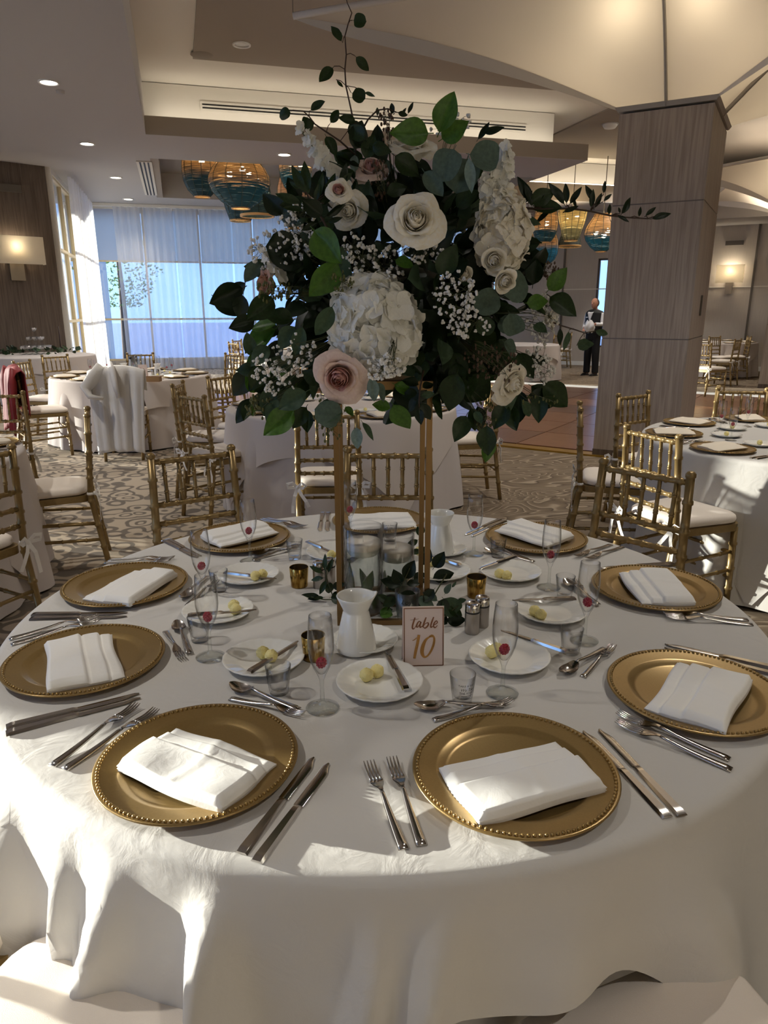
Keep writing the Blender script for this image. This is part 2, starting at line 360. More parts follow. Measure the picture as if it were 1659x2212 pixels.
def window(M, a, b, zs, zh, thick, bays=1, rails=(), fm=None):
    WN[0] += 1; w = MB(); e = .045; y = thick / 2; fm = fm or frame_m
    w.box((a + e / 2, y, (zs + zh) / 2), (e, .09, zh - zs)); w.box((b - e / 2, y, (zs + zh) / 2), (e, .09, zh - zs))
    w.box(((a + b) / 2, y, zs + e / 2), (b - a, .09, e)); w.box(((a + b) / 2, y, zh - e / 2), (b - a, .09, e))
    o = w.build('window_%d' % WN[0], fm, smooth=False); o['kind'] = 'structure'; o.matrix_world = M
    for k in range(1, bays):
        MB().box((a + (b - a) * k / bays, y, (zs + zh) / 2), (.05, .08, zh - zs - .09)).build('mullion', fm, o, smooth=False)
    for r in rails:
        MB().box(((a + b) / 2, y, r), (b - a - .09, .08, .05)).build('glazing_bar', fm, o, smooth=False)
    for k in range(bays):
        p0 = a + (b - a) * k / bays; p1 = a + (b - a) * (k + 1) / bays
        MB().box(((p0 + p1) / 2, y, (zs + zh) / 2), (p1 - p0 - .03, .008, zh - zs - .05)).build('window_pane', window_glass, o, smooth=False)
    return o
# left wall (x = -6.2): openings where the low sun comes in
LW = [(18.2 - 5.2, 18.2 - 3.1), (18.2 - 8.75, 18.2 - 7.8), (18.2 - 12.6, 18.2 - 10.9), (18.2 - 1.6, 18.2 + 1.9)]
LWo = [(a, b, .35, 3.1) for a, b in LW]
Mw = wall_with_openings('wall_left', (-6.2, 18.2), (-6.2, -5.3), -.25, 5.0, LWo, paint_wall)
for a, b, s, h in LWo: window(Mw, a, b, s, h, -.25, 1)
# wood panelled wall left of the bay window
WA = Vector((-2.085, 15.1)); WDIR = Vector((-.906, -.423)).normalized(); WB = WA + WDIR * 4.55
Mwood = wall_with_openings('wall_panelled', tuple(WA), tuple(WB), -.35, 4.05, [], wood_dark)
# bay: side glazing and back glazing
SX = -2.0
Mside = wall_with_openings('wall_bay_side', (SX, 20.0), (SX, 15.15), -.12, 4.05, [(.12, 4.72, .25, 3.9)], paint_cream)
window(Mside, .12, 4.72, .25, 3.9, -.12, 4, (1.3, 2.62))
Mback = wall_with_openings('wall_back', (8.95, 20.0), (SX - .1, 20.0), -.2, 4.9, [(.2, 10.95, .25, 3.9)], paint_wall)
window(Mback, .2, 10.95, .25, 3.9, -.2, 8, (1.29,))
# diagonal wall on the right behind the dance floor
RA = Vector((8.95, 19.95)); RD = Vector((.7071, -.7071)); RN = Vector((-.7071, -.7071, 0))
def ront(u, v): p = onp(u, v, (RA.x, RA.y, 0), RN); return (Vector((p.x, p.y)) - RA).dot(RD), p.z
t0, _ = ront(1289, 600); t1, _ = ront(1328, 600); _, zt = ront(1300, 558)
Mright = wall_with_openings('wall_right', tuple(RA + RD * 15.8), tuple(RA), -.25, 4.9, [(15.8 - t1, 15.8 - t0, .5, zt)], paint_wall)
window(Mright, 15.8 - t1, 15.8 - t0, .5, zt, -.25, 1, (), frame_dark)
wall_with_openings('wall_side', (20.1, -5.2), (20.1, 9.2), -.25, 4.9, [], paint_wall)
Mf = wall_with_openings('wall_front', (-6.4, -5.2), (20.3, -5.2), -.25, 4.9, [], paint_wall)
# panel joints on the diagonal wall, and its lower soffit
MR = Matrix(((RD.x, RN.x, 0, RA.x), (RD.y, RN.y, 0, RA.y), (0, 0, 1, 0), (0, 0, 0, 1)))
w = MB()
for u in (1215, 1622): t, _ = ront(u, 640); w.box((t, .012, 2.0), (.05, .03, 4.0), MR)
t, z = ront(1250, 625)
struct(w, 'trim_1', frame_dark, 'dark vertical panel joints on the taupe wall')
w = MB().box((8.5, .012, z), (14, .02, .025), MR); struct(w, 'trim_2', paint_cream)
w = MB().box((9.6, .8, 3.75), (9.8, 1.6, .55), MR); struct(w, 'ceiling_soffit', paint_grey)
w = MB().box((9.6, 1.1, 4.2), (9.8, 2.0, .36), MR); struct(w, 'ceiling_fascia', paint_taupe)
w = MB().box((3.2, .012, .055), (12, .03, .11), MR); struct(w, 'baseboard_right', paint_white)
# outside
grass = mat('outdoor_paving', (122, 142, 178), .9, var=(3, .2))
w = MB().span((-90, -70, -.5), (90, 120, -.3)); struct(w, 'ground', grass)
struct(MB().span((-2.62, 20.4, -.3), (-2.3, 28.5, 5.5)), 'wall_sun_blocker', paint_wall, 'unseen wall added outside to shade the back window')  # added wall, out of view, that keeps direct sun off the back window
# ---- ceiling
def slab(name, a, b, m): return struct(MB().span(a, b), name, m)
slab('ceiling', (-6.5, -5.4, 4.78), (20.4, 21, 5.0), paint_cream)
slab('ceiling_low', (-6.45, -5.3, ZL), (-.24, 20.0, 4.77), paint_grey)
slab('ceiling_panel', (.47, -5.0, 4.755), (20.0, 11.15, 4.78), paint_taupe)
slab('ceiling_panel', (7.3, 11.15, 4.755), (20.0, 15.5, 4.78), paint_taupe)
slab('ceiling_beam', (-.24, 12.1, ZL), (7.09, 13.87, 4.25), paint_taupe)
slab('ceiling_beam', (-.24, 12.1, ZL - .004), (7.09, 13.87, ZL), paint_grey)
slab('ceiling_bulkhead', (-.24, 12.42, 4.25), (6.57, 13.87, 4.77), paint_cream)
slab('ceiling_recess', (-.24, 13.87, 4.52), (7.09, 18.4, 4.56), paint_taupe)
slab('ceiling_recess', (-.24, 13.87, ZL), (-.1, 18.4, 4.52), paint_taupe)
slab('ceiling_recess', (6.95, 13.87, ZL), (7.09, 18.4, 4.52), paint_taupe)
slab('ceiling_far', (-.24, 18.4, ZL), (7.09, 20.0, 4.55), paint_grey)
slab('ceiling_bulkhead', (7.09, 16.15, 4.28), (13.2, 16.25, 4.77), paint_cream)
slab('ceiling_fascia', (7.09, 15.9, 3.92), (13.5, 16.15, 4.28), paint_taupe)
slab('ceiling_soffit', (7.09, 15.9, 3.91), (13.5, 17.2, 3.92), paint_grey)
slab('ceiling_soffit', (7.09, 17.15, 3.91), (13.5, 17.2, 4.5), paint_taupe)
slab('ceiling_soffit', (7.09, 18.6, 3.99), (9.4, 20.0, 4.77), paint_grey)
# cove light strips
cove_m = emat('cove_led', (255, 243, 224), 7.5)
def cove(a, b, label):
    o = MB().span(a, b).build('cove_light', cove_m, smooth=False); tag(o, label, 'cove light', 'hidden warm cove light strips')
cove((-.1, 12.2, 4.252), (6.6, 12.24, 4.272), 'warm strip light hidden on the bulkhead ledge')
cove((7.2, 15.95, 4.282), (13.0, 15.99, 4.302), 'warm strip light hidden on the ledge beyond the beam')
# vents
vent_m = paint_cream
def vent(a, b, z, w, n, axis, label, wallface=False):
    L = (Vector(b) - Vector(a)).length; root = empty('linear_vent', a); tag(root, label, 'air vent')
    d = (Vector(b) - Vector(a)).normalized(); up = Vector(axis); nn = d.cross(up)
    M = Matrix((d, up, nn)).transposed().to_4x4()
    fr = MB().box((L / 2, 0, 0), (L + .06, w, .012), M).build('frame', vent_m, root, smooth=False)
    for k in range(n):
        yy = (k - (n - 1) / 2) * w / (n + .8)
        for s in (-1, 1): MB().box((L / 2, yy, .008 * s), (L, w / (n + .8) * .42, .004), M).build('slot', black_slot, root, smooth=False)
va = onp(437, 229, (0, 12.41, 0), (0, 1, 0)); vb = onp(1135, 277, (0, 12.41, 0), (0, 1, 0)); vb.z = va.z
vent(va, vb, 0, .13, 2, (0, 0, 1), 'long two-slot air vent in the cream bulkhead face')
a = atz(311, 350, ZL - .01); b = atz(333, 421, ZL - .01); b.x = a.x
vent(a, b, 0, .26, 3, (1, 0, 0), 'slotted air vent in the grey ceiling beside the pendant recess')
# downlights
lens_m = emat('lamp_lens', (255, 244, 226), 14.0); lens_dim = mat('unlit_lens', (150, 140, 125), .3)
def downlight(p, z, lit, label, r=.085):
    root = empty('downlight', (p.x, p.y, z)); tag(root, label, 'downlight', 'recessed ceiling downlights')
    MB().lathe([(r * .78, .0), (r * .8, -.012), (r, -.014), (r * 1.02, -.004), (r * 1.02, .0)], 24).build('trim_ring', paint_white, root)
    MB().lathe([(0.0, -.004), (r * .78, -.004)], 24).build('lens', lens_m if lit else lens_dim, root)
    if lit:
        l = point('downlight_lamp', (0, 0, -.03), lit, (1, .95, .88), .06, 'SPOT', (0, 0, -1), 110, .8); l.parent = root
PLOW = 190
downlight(atz(105, 177, ZL), ZL, PLOW, 'lit downlight in the grey ceiling near the champagne tower wall', .115)
downlight(atz(188, 310, ZL), ZL, PLOW, 'lit downlight in the grey ceiling closer to the bay window', .12)
downlight(atz(614, 333, ZL), ZL - .004, PLOW, 'lit downlight in the beam above the pendant lamps', .12)
downlight(atz(250, 383, ZL), ZL, PLOW * .6, 'small lit downlight by the slotted vent near the sheer curtains', .12)
downlight(atz(277, 430, ZL), ZL, PLOW * .6, 'lit downlight just in front of the bay window curtains', .12)
downlight(atz(522, 96, 4.755), 4.755, 0, 'unlit downlight in the taupe tray ceiling', .115)
o = MB().lathe([(0, -.006), (.13, -.006), (.15, 0)], 28).build('ceiling_speaker', mat('speaker_grille', (128, 116, 102), .7)); p = atz(436, 119, 4.755); o.location = p; tag(o, 'round flush speaker grille in the taupe tray ceiling', 'speaker')
p = atz(130, 196, ZL); o = MB().lathe([(0, -.03), (.045, -.03), (.05, 0)], 16).build('sprinkler_plate', paint_grey); o.location = p; tag(o, 'small round sprinkler cap in the grey ceiling', 'sprinkler')
p = atz(1318, 268, 4.755)
root = empty('smoke_detector', p); tag(root, 'white smoke detector on the taupe ceiling by the wood column', 'smoke detector')
MB().lathe([(.13, 0), (.13, -.03), (.1, -.07), (.0, -.075)], 20).build('body', paint_white, root); MB().lathe([(.15, .0), (.15, -.012), (.13, -.012)], 20).build('base_ring', paint_grey, root)
# extra lamps added overhead, out of view, to lift the low room light
for k, (x, y) in enumerate(((3.2, 3.2), (3.2, 8.2), (6.6, 4.0), (9.5, 8), (9.0, 13.5), (12, 12.5), (10.2, 15.2))):
    downlight(Vector((x, y, 0)), 4.755, PLOW * 1.1, 'added recessed lamp in the taupe tray ceiling, out of view')
downlight(Vector((1.6, -1.3, 0)), 4.755, PLOW * .5, 'added recessed lamp in the taupe tray ceiling, out of view')  # added lamp, brightens front drape and flowers from the camera side
for k, (x, y) in enumerate(((-2.2, 6.6), (-2.2, 2.2))):
    downlight(Vector((x, y, 0)), ZL, PLOW, 'added recessed lamp in the low grey ceiling, out of view')
# ---- columns with fabric canopies
groove_m = mat('metal_reveal_strip', (120, 110, 100), .4, .5)
cap_m = mat('pewter_cap_moulding', (176, 172, 166), .5, .1)
canopy_m, _n, _l = nt('stretched_canopy_fabric')
_o = _n.new('ShaderNodeOutputMaterial'); _d = _n.new('ShaderNodeBsdfDiffuse'); _d.inputs[0].default_value = (*lin((194, 186, 180)), 1)
_t = _n.new('ShaderNodeBsdfTranslucent'); _t.inputs[0].default_value = (*lin((230, 216, 192)), 1); _x = _n.new('ShaderNodeMixShader'); _x.inputs[0].default_value = .4
_l.new(_d.outputs[0], _x.inputs[1]); _l.new(_t.outputs[0], _x.inputs[2]); _l.new(_x.outputs[0], _o.inputs[0])
hem_m = mat('white_canopy_hem', (214, 208, 200), .8)
COLC = Vector((4.87, 6.70)); CW, CD = .82, 1.25  # front width, depth
def column(c, label, TIPR, lamp):
    M = Tr(c.x, c.y, 0) @ Rz(R(-45))
    root = empty('wood_column', (c.x, c.y, 0), R(-45)); tag(root, label, 'column')
    zs = [0, 1.215, 2.46, 3.26]
    for a, b in zip(zs, zs[1:]):
        MB().box((0, 0, (a + b) / 2), (CW, CD, b - a - .012)).build('wood_panel', wood_light, root, smooth=False)
    for z in zs[1:3]: MB().box((0, 0, z), (CW - .008, CD - .008, .014)).build('reveal_strip', groove_m, root, smooth=False)
    MB().box((0, 0, 3.29), (CW + .03, CD + .03, .036), top=1.05).build('cap_moulding', cap_m, root, smooth=False)
    MB().box((0, 0, .04), (CW + .01, CD + .01, .08)).build('plinth', wood_dark, root, smooth=False)
    # canopy: four panels between tips on the room axes
    cr = empty('fabric_canopy', (c.x, c.y, 3.3)); tag(cr, label.replace('limed oak column', 'stretched fabric canopy on the limed oak column'), 'canopy')
    TIPZ = .5
    cs = [Vector(((sx * CW / 2), (sy * CD / 2), 0)) for sx, sy in ((-1, 1), (-1, -1), (1, -1), (1, 1))]
    rot = Matrix.Rotation(R(-45), 3, 'Z'); cs = [rot @ q for q in cs]
    cs.sort(key=lambda q: math.atan2(q.y, q.x) % (2 * math.pi))  # corner angles near 0,90,180,270
    def tip(k): a = k * math.pi / 2; return Vector((TIPR * math.cos(a), TIPR * math.sin(a), TIPZ))
    def cor(k):
        a = k * math.pi / 2
        return min(cs, key=lambda q: -(q.x * math.cos(a) + q.y * math.sin(a)))
    for k in range(4):
        if k < 2 and TIPR > 3: continue  # no sails on the far side of the near column
        A, B = tip(k), tip(k + 1); P, Q = cor(k), cor(k + 1)
        for half in (0, 1):
            def fn(u, v, A=A, B=B, P=P, Q=Q, half=half):
                t = half * .5 + u * .5
                inn = P.lerp(Q, t); out = A.lerp(B, t)
                pull = 1 - .46 * math.sin(math.pi * t); out = Vector((out.x * pull, out.y * pull, out.z + .34 * math.sin(math.pi * t)))
                p = inn.lerp(out, v)
                sag = .12 * math.sin(math.pi * v) * (1 - .4 * math.sin(math.pi * t)) - .10 * math.sin(math.pi * v) * math.sin(2 * math.pi * t) ** 2
                p.z += sag + .03 * (v ** 3)
                return p
            MB().grid(fn, 14, 18).build('canopy_panel', canopy_m, cr)
        pts = [fn(0, v / 18) for v in range(19)]
        # rib on the seam between the two halves
        MB().tube([Vector((p.x, p.y, p.z - .012)) for p in pts], [.03] * 19, 6, flat=.5).build('canopy_rib', cap_m, cr)
        pts = []
        for v in range(19):
            p = P.lerp(A, v / 18); p.z += .12 * math.sin(math.pi * v / 18) + .03 * (v / 18) ** 3; pts.append(p)
        MB().grid(lambda u, v, pts=pts: (pts[min(18, int(round(v * 18)))].x, pts[min(18, int(round(v * 18)))].y, pts[min(18, int(round(v * 18)))].z - u * (.03 + .14 * math.sin(math.pi * min(1, v * 1.02)) ** .7 * (.3 + .7 * v)) + .01), 1, 18).build('canopy_hem', hem_m, cr)
        ptsE = []
        for i in range(25):
            t = i / 24; out = A.lerp(B, t); pull = 1 - .46 * math.sin(math.pi * t)
            ptsE.append(Vector((out.x * pull, out.y * pull, out.z + .34 * math.sin(math.pi * t) + .03)))
        MB().tube(ptsE, .028, 6).build('edge_tube', hem_m, cr)
        MB().tube([A + Vector((0, 0, .03)), A + Vector((0, 0, .955))], .004, 5).build('hanging_wire', groove_m, cr)
    for k in range(8):
        a = R(22.5 + 45 * k); l = point('canopy_uplight', (c.x + 1.15 * math.cos(a), c.y + 1.15 * math.sin(a), 4.12), lamp, (1, .9, .74), .12)
    return root
column(COLC, 'limed oak column at the corner of the dance floor', 3.76, 10)
L2 = atz(1637, 838, 0); column(Vector((L2.x + .73, L2.y + .15)), 'limed oak column on the far side of the dance floor', 2.85, 10)
# thermostat on the side of the near column
pc = onp(1513, 660, (4.72, 5.97, 0), (.7071, -.7071, 0))
o = MB().box((0, 0, 0), (.012, .07, .2)).build('thermostat', frame_dark, smooth=False); o.location = pc + Vector((.006, -.006, 0)); o.rotation_euler = (0, 0, R(-45)); tag(o, 'slim dark control plate on the side of the oak column', 'wall plate')
# ------------------------------------------------------------------ curtains, shades, sconces, pendants
sheer_m, _n, _l = nt('sheer_curtain_fabric')
_o = _n.new('ShaderNodeOutputMaterial'); _t = _n.new('ShaderNodeBsdfTranslucent'); _t.inputs[0].default_value = (*lin((240, 238, 236)), 1)
_d = _n.new('ShaderNodeBsdfDiffuse'); _d.inputs[0].default_value = (*lin((240, 236, 230)), 1); _p = _n.new('ShaderNodeBsdfTransparent')
_x = _n.new('ShaderNodeMixShader'); _x.inputs[0].default_value = .4; _l.new(_t.outputs[0], _x.inputs[1]); _l.new(_d.outputs[0], _x.inputs[2])
_y = _n.new('ShaderNodeMixShader'); _y.inputs[0].default_value = .5; _l.new(_x.outputs[0], _y.inputs[1]); _l.new(_p.outputs[0], _y.inputs[2]); _l.new(_y.outputs[0], _o.inputs[0])
shade_m = mat('roller_shade_fabric', (242, 237, 228), .9, trans=.88)
rnd = random.Random(11)
def curtain(a, b, y, along, label, group, z1=3.93, gather=1.0):
    """pleated sheer from a to b along an axis, hanging at y on the other"""
    n = max(40, int((b - a) * 70)); ph = [rnd.uniform(0, 6.28) for _ in range(4)]
    def fn(u, v):
        t = a + (b - a) * u; z = .03 + (z1 - .03) * v
        k = 1 - .35 * v
        off = (.045 * math.sin(t * 38 + ph[0] + .6 * math.sin(t * 5 + ph[1])) + .03 * math.sin(t * 17 + ph[2]) + .012 * math.sin(t * 71 + ph[3])) * k
        return (t, y + off, z) if along == 'x' else (y + off, t, z)
    o = MB().grid(fn, n, 6).build('sheer_curtain', sheer_m); tag(o, label, 'curtain', group)
edges = [-1.32, .1, 1.5, 2.9, 4.3, 5.7, 7.1, 8.4]
nm = ['by the bay corner', 'behind table nine', 'second along from the bay corner', 'third along from the bay corner', 'fourth along from the bay corner', 'fifth along from the bay corner', 'next to the diagonal wall']
for k in range(7): curtain(edges[k] + .02, edges[k + 1] - .02, 19.62, 'x', 'white sheer pleated curtain on the back window ' + nm[k], 'sheers on the back window')
for k, (a, b) in enumerate(((15.6, 16.9), (16.95, 18.2), (18.25, 19.3))):
    curtain(a, b, -1.74, 'y', 'white sheer curtain on the bay side window, %s' % ('next to the panelled wall', 'middle panel', 'at the corner')[k], 'sheers on the bay side window')
for k in range(8):
    x1 = 8.75 - 10.75 * k / 8; x0 = 8.75 - 10.75 * (k + 1) / 8
    root = empty('roller_shade', ((x0 + x1) / 2, 19.86, 3.9)); tag(root, 'beige roller shade pulled halfway down, %s bay from the diagonal wall' % ('first', 'second', 'third', 'fourth', 'fifth', 'sixth', 'seventh', 'last')[k], 'roller shade', 'half-lowered roller shades')
    MB().box((0, 0, -.6), (x1 - x0 - .06, .006, 1.2)).build('shade_cloth', shade_m, root, smooth=False)
    MB().box((0, .0, .045), (x1 - x0 - .06, .07, .095)).build('roller_tube', paint_white, root, smooth=False)
    MB().box((0, 0, -1.21), (x1 - x0 - .06, .02, .035)).build('bottom_bar', frame_m, root, smooth=False)
for k, (a, b) in enumerate(((7.8, 8.75), (10.9, 12.6))):
    curtain(a, b, -6.05, 'y', 'white sheer curtain on the left wall window %s' % ('nearer the middle', 'next to the panelled wall')[k], 'sheers on the left wall', 3.2)
MB().span((-1.9, 19.56, 3.93), (8.7, 19.68, 3.995)).build('curtain_track', paint_white, smooth=False)['kind'] = 'structure'
# sconces
shade_fab, _n, _l = nt('linen_lamp_shade')
_o = _n.new('ShaderNodeOutputMaterial'); _t = _n.new('ShaderNodeBsdfTranslucent'); _t.inputs[0].default_value = (*lin((250, 244, 230)), 1)
_d = _n.new('ShaderNodeBsdfDiffuse'); _d.inputs[0].default_value = (*lin((238, 234, 226)), 1); _x = _n.new('ShaderNodeMixShader'); _x.inputs[0].default_value = .5
_l.new(_t.outputs[0], _x.inputs[1]); _l.new(_d.outputs[0], _x.inputs[2]); _l.new(_x.outputs[0], _o.inputs[0])
bulb_m = emat('lamp_bulb', (255, 214, 140), 12.0)
def sconce(p, n, w, h, label, power=12):
    n = Vector(n).normalized(); rz = math.atan2(n.y, n.x) + math.pi / 2
    root = empty('wall_sconce', p, rz); tag(root, label, 'wall lamp')
    s = MB(); d = .2; t = .006
    # local: -Y points out of the wall
    for c, dm in (((0, -d, 0), (w, t, h)), ((-w / 2 + t / 2, -d / 2 - .02, 0), (t, d - .04, h)), ((w / 2 - t / 2, -d / 2 - .02, 0), (t, d - .04, h))): s.box(c, dm)
    s.build('lamp_shade', shade_fab, root, smooth=False)
    MB().box((0, -.03, -h / 2 - .1), (w * .26, .06, h * .55 + .1)).build('back_plate', mat('sconce_metal_' + label[:4], (150, 138, 120), .4, .5), root, smooth=False)
    MB().box((0, -.1, -h / 2 + .06), (.03, .14, .02)).build('arm', steel_brushed, root, smooth=False)
    MB().ball((0, -.11, 0), .035, 10, 8).build('bulb', bulb_m, root)
    l = point('sconce_lamp', (0, -.12, .06), power, (1, .88, .68), .05); l.parent = root
WNv = Vector((-WDIR.y, WDIR.x, 0)); WNv = WNv if WNv.dot(Vector((0, 0, 0)) - Vector((WA.x, WA.y, 0))) > 0 else -WNv
pl = onp(30, 541, (WA.x, WA.y, 0) , WNv); sconce(pl + WNv * .005, WNv, .92, .47, 'square linen wall lamp glowing on the dark oak wall', 5)
pr = onp(1578, 592, (RA.x, RA.y, 0), RN); sconce(pr + RN * .03, RN, .62, .42, 'square linen wall lamp glowing on the taupe wall', 8)
o = MB().box((0, -.04, 0), (.35, .08, .12)).build('ceiling_speaker', frame_dark, smooth=False); p = onp(20, 407, (WA.x, WA.y, 0), WNv); o.location = p; o.rotation_euler = (0, 0, math.atan2(WNv.y, WNv.x) + math.pi / 2); tag(o, 'dark box speaker high on the oak panelled wall', 'speaker')
o = MB().box((0, -.04, 0), (.4, .08, .1)).build('wall_speaker', frame_dark, smooth=False); p = onp(1587, 525, (RA.x, RA.y, 0), RN); o.location = p; o.rotation_euler = (0, 0, math.atan2(RN.y, RN.x) + math.pi / 2); tag(o, 'dark box speaker above the lamp on the taupe wall', 'speaker')
# woven pendants
def weave(name, z0, z1, top, bot, tm=.5):
    m, n, l = nt(name); o = n.new('ShaderNodeOutputMaterial'); b = n.new('ShaderNodeBsdfPrincipled'); b.inputs['Roughness'].default_value = .7
    tc = n.new('ShaderNodeTexCoord'); sp = n.new('ShaderNodeSeparateXYZ'); l.new(tc.outputs['Object'], sp.inputs[0])
    mr = n.new('ShaderNodeMapRange'); mr.inputs['From Min'].default_value = z0; mr.inputs['From Max'].default_value = z1; l.new(sp.outputs['Z'], mr.inputs['Value'])
    nz = n.new('ShaderNodeTexNoise'); nz.inputs['Scale'].default_value = 1; nz.inputs['Detail'].default_value = 5
    mp = n.new('ShaderNodeMapping'); mp.inputs['Scale'].default_value = (3, 3, 60); l.new(tc.outputs['Object'], mp.inputs[0]); l.new(mp.outputs[0], nz.inputs['Vector'])
    ad = n.new('ShaderNodeMath'); ad.operation = 'MULTIPLY_ADD'; ad.inputs[1].default_value = .5; l.new(nz.outputs['Fac'], ad.inputs[0]); l.new(mr.outputs[0], ad.inputs[2])
    r = n.new('ShaderNodeValToRGB'); E = r.color_ramp.elements; E[0].position = tm - .0; E[0].color = (*lin(bot), 1); E[1].position = tm + .22; E[1].color = (*lin(top), 1)
    l.new(ad.outputs[0], r.inputs[0])
    cm = n.new('ShaderNodeMapRange'); cm.inputs['From Min'].default_value = .38; cm.inputs['From Max'].default_value = .62; cm.inputs['To Min'].default_value = .3; cm.inputs['To Max'].default_value = 1.15; l.new(nz.outputs['Fac'], cm.inputs['Value'])
    vm = n.new('ShaderNodeVectorMath'); vm.operation = 'SCALE'; l.new(r.outputs[0], vm.inputs[0]); l.new(cm.outputs[0], vm.inputs['Scale']); l.new(vm.outputs[0], b.inputs['Base Color'])
    tr = n.new('ShaderNodeBsdfTranslucent'); l.new(r.outputs[0], tr.inputs[0]); mx = n.new('ShaderNodeMixShader'); mx.inputs[0].default_value = .14; l.new(b.outputs[0], mx.inputs[1]); l.new(tr.outputs[0], mx.inputs[2])
    tp = n.new('ShaderNodeBsdfTransparent'); m2 = n.new('ShaderNodeMixShader')
    g = n.new('ShaderNodeMapRange'); g.inputs['From Min'].default_value = .56; g.inputs['From Max'].default_value = .64; g.inputs['To Max'].default_value = .55; l.new(nz.outputs['Fac'], g.inputs['Value'])
    l.new(g.outputs[0], m2.inputs[0]); l.new(mx.outputs[0], m2.inputs[1]); l.new(tp.outputs[0], m2.inputs[2]); l.new(m2.outputs[0], o.inputs[0]); return m
GOLDW, TEAL = (164, 124, 78), (10, 54, 72)
bulb2 = emat('pendant_bulb', (255, 238, 205), 70.0)
rim_m = mat('pale_rattan_rim', (222, 178, 120), .6)
def pendant(u, vt, vb, dist, wpx, prof, label, top=GOLDW, bot=TEAL, tm=.62, hang=4.5, bulbs=((-.3, .62), (.12, .7), (.34, .6)), power=3):
    P = atd(u, vb, dist); Q = atd(u, vt, dist); h = Q.z - P.z; w = (atd(u + wpx / 2, vb, dist) - atd(u - wpx / 2, vb, dist)).length / 2
    root = empty('pendant_lamp', P); tag(root, label, 'pendant lamp', 'woven pendants over the dance floor end')
    m = weave('woven_' + label[:18].replace(' ', '_'), 0, h, top, bot, tm)
    pr = [(r * w, z * h) for r, z in prof]
    MB().lathe(pr, 40).build('shade', m, root)
    ribs = MB()
    for k in range(12):
        a = 2 * math.pi * k / 12; ribs.tube([(r * 1.006 * math.cos(a), r * 1.006 * math.sin(a), z) for r, z in pr], .006, 4)
    ribs.build('cane_ribs', mat('cane_' + label[:18], (60, 66, 58), .7), root)
    MB().lathe([(pr[0][0] * .94, .0), (pr[0][0] * .94, -.015), (pr[0][0] * 1.03, -.015), (pr[0][0] * 1.03, .03)], 32).build('rim', rim_m, root)
    MB().tube([(0, 0, h * .9), (0, 0, hang - P.z)], .01, 6).build('cord', frame_dark, root)
    bb = [(bx * w, z * h) for bx, z in bulbs]
    for bx, z in bb:
        bo = MB().ball((bx * RT.x, bx * RT.y, z), .055, 10, 8).build('bulb', bulb2, root)
    l = point('pendant_light', (0, 0, h * .55), power, (1, .78, .45), .08); l.parent = root
ONION = [(.30, 0), (.62, .12), (.9, .3), (1, .46), (.97, .58), (.84, .72), (.68, .83), (.56, .92), (.5, 1)]
BARREL = [(.45, 0), (.75, .14), (.95, .34), (1, .55), (.96, .78), (.8, 1)]
BELL = [(1, 0), (.94, .25), (.84, .5), (.72, .72), (.5, .9), (.3, 1)]
CONE = [(.45, 0), (.62, .2), (.8, .5), (.93, .75), (1, 1)]
EGG = [(.42, 0), (.75, .13), (.95, .32), (1, .52), (.96, .75), (.82, .92), (.7, 1)]
pendant(520, 330, 450, 14.4, 131, ONION, 'large onion shaped woven pendant, gold fading to teal, lowest wide one', tm=.62)
pendant(437, 318, 425, 15.4, 78, EGG, 'smaller round woven pendant nearest the bay window', tm=.62, bulbs=((.1, .7),))
pendant(520, 350, 477, 16.5, 98, CONE, 'teal tapered woven pendant hanging behind the large onion one', tm=.8, top=(150, 120, 80))
pendant(556, 360, 467, 15.5, 72, BELL, 'dark flared bell shaped woven pendant', tm=.75, top=(150, 118, 70), bot=(38, 62, 66))
pendant(640, 315, 416, 14.8, 70, EGG, 'round gold and teal woven pendant beside the flowers', tm=.66)
pendant(638, 375, 493, 15.9, 72, EGG, 'tall egg shaped pendant with blush top and teal base', top=(198, 158, 134), tm=.72, bulbs=())
pendant(1176, 455, 523, 17.3, 52, BARREL, 'gold over teal barrel pendant in the group by the diagonal wall', tm=.55, bulbs=((.1, .6),), hang=4.778)
pendant(1177, 505, 569, 18.1, 52, EGG, 'egg shaped pendant with sky blue base hanging lowest of its group', top=(206, 160, 112), bot=(22, 108, 156), tm=.72, bulbs=(), hang=4.778)
pendant(1233, 455, 520, 17.5, 62, CONE, 'pale olive cone shaped pendant with bright bulbs', top=(170, 146, 92), bot=(110, 106, 78), tm=.6, bulbs=((-.2, .75), (.35, .78)), hang=4.778)
pendant(1230, 490, 533, 18.2, 48, BELL, 'dark grey flared pendant behind the olive cone one', top=(90, 88, 74), bot=(60, 66, 62), bulbs=(), hang=4.778)
pendant(1298, 462, 543, 17.2, 74, ONION, 'onion shaped gold and teal pendant half hidden by the column', tm=.62, bulbs=((-.35, .5), (.1, .42), (.3, .55)), hang=4.778)
pendant(1136, 480, 541, 17.75, 34, BELL, 'small gold and black bell pendant at the end of its group', bot=(40, 52, 54), tm=.7, bulbs=((-.1, .7),), hang=4.778)
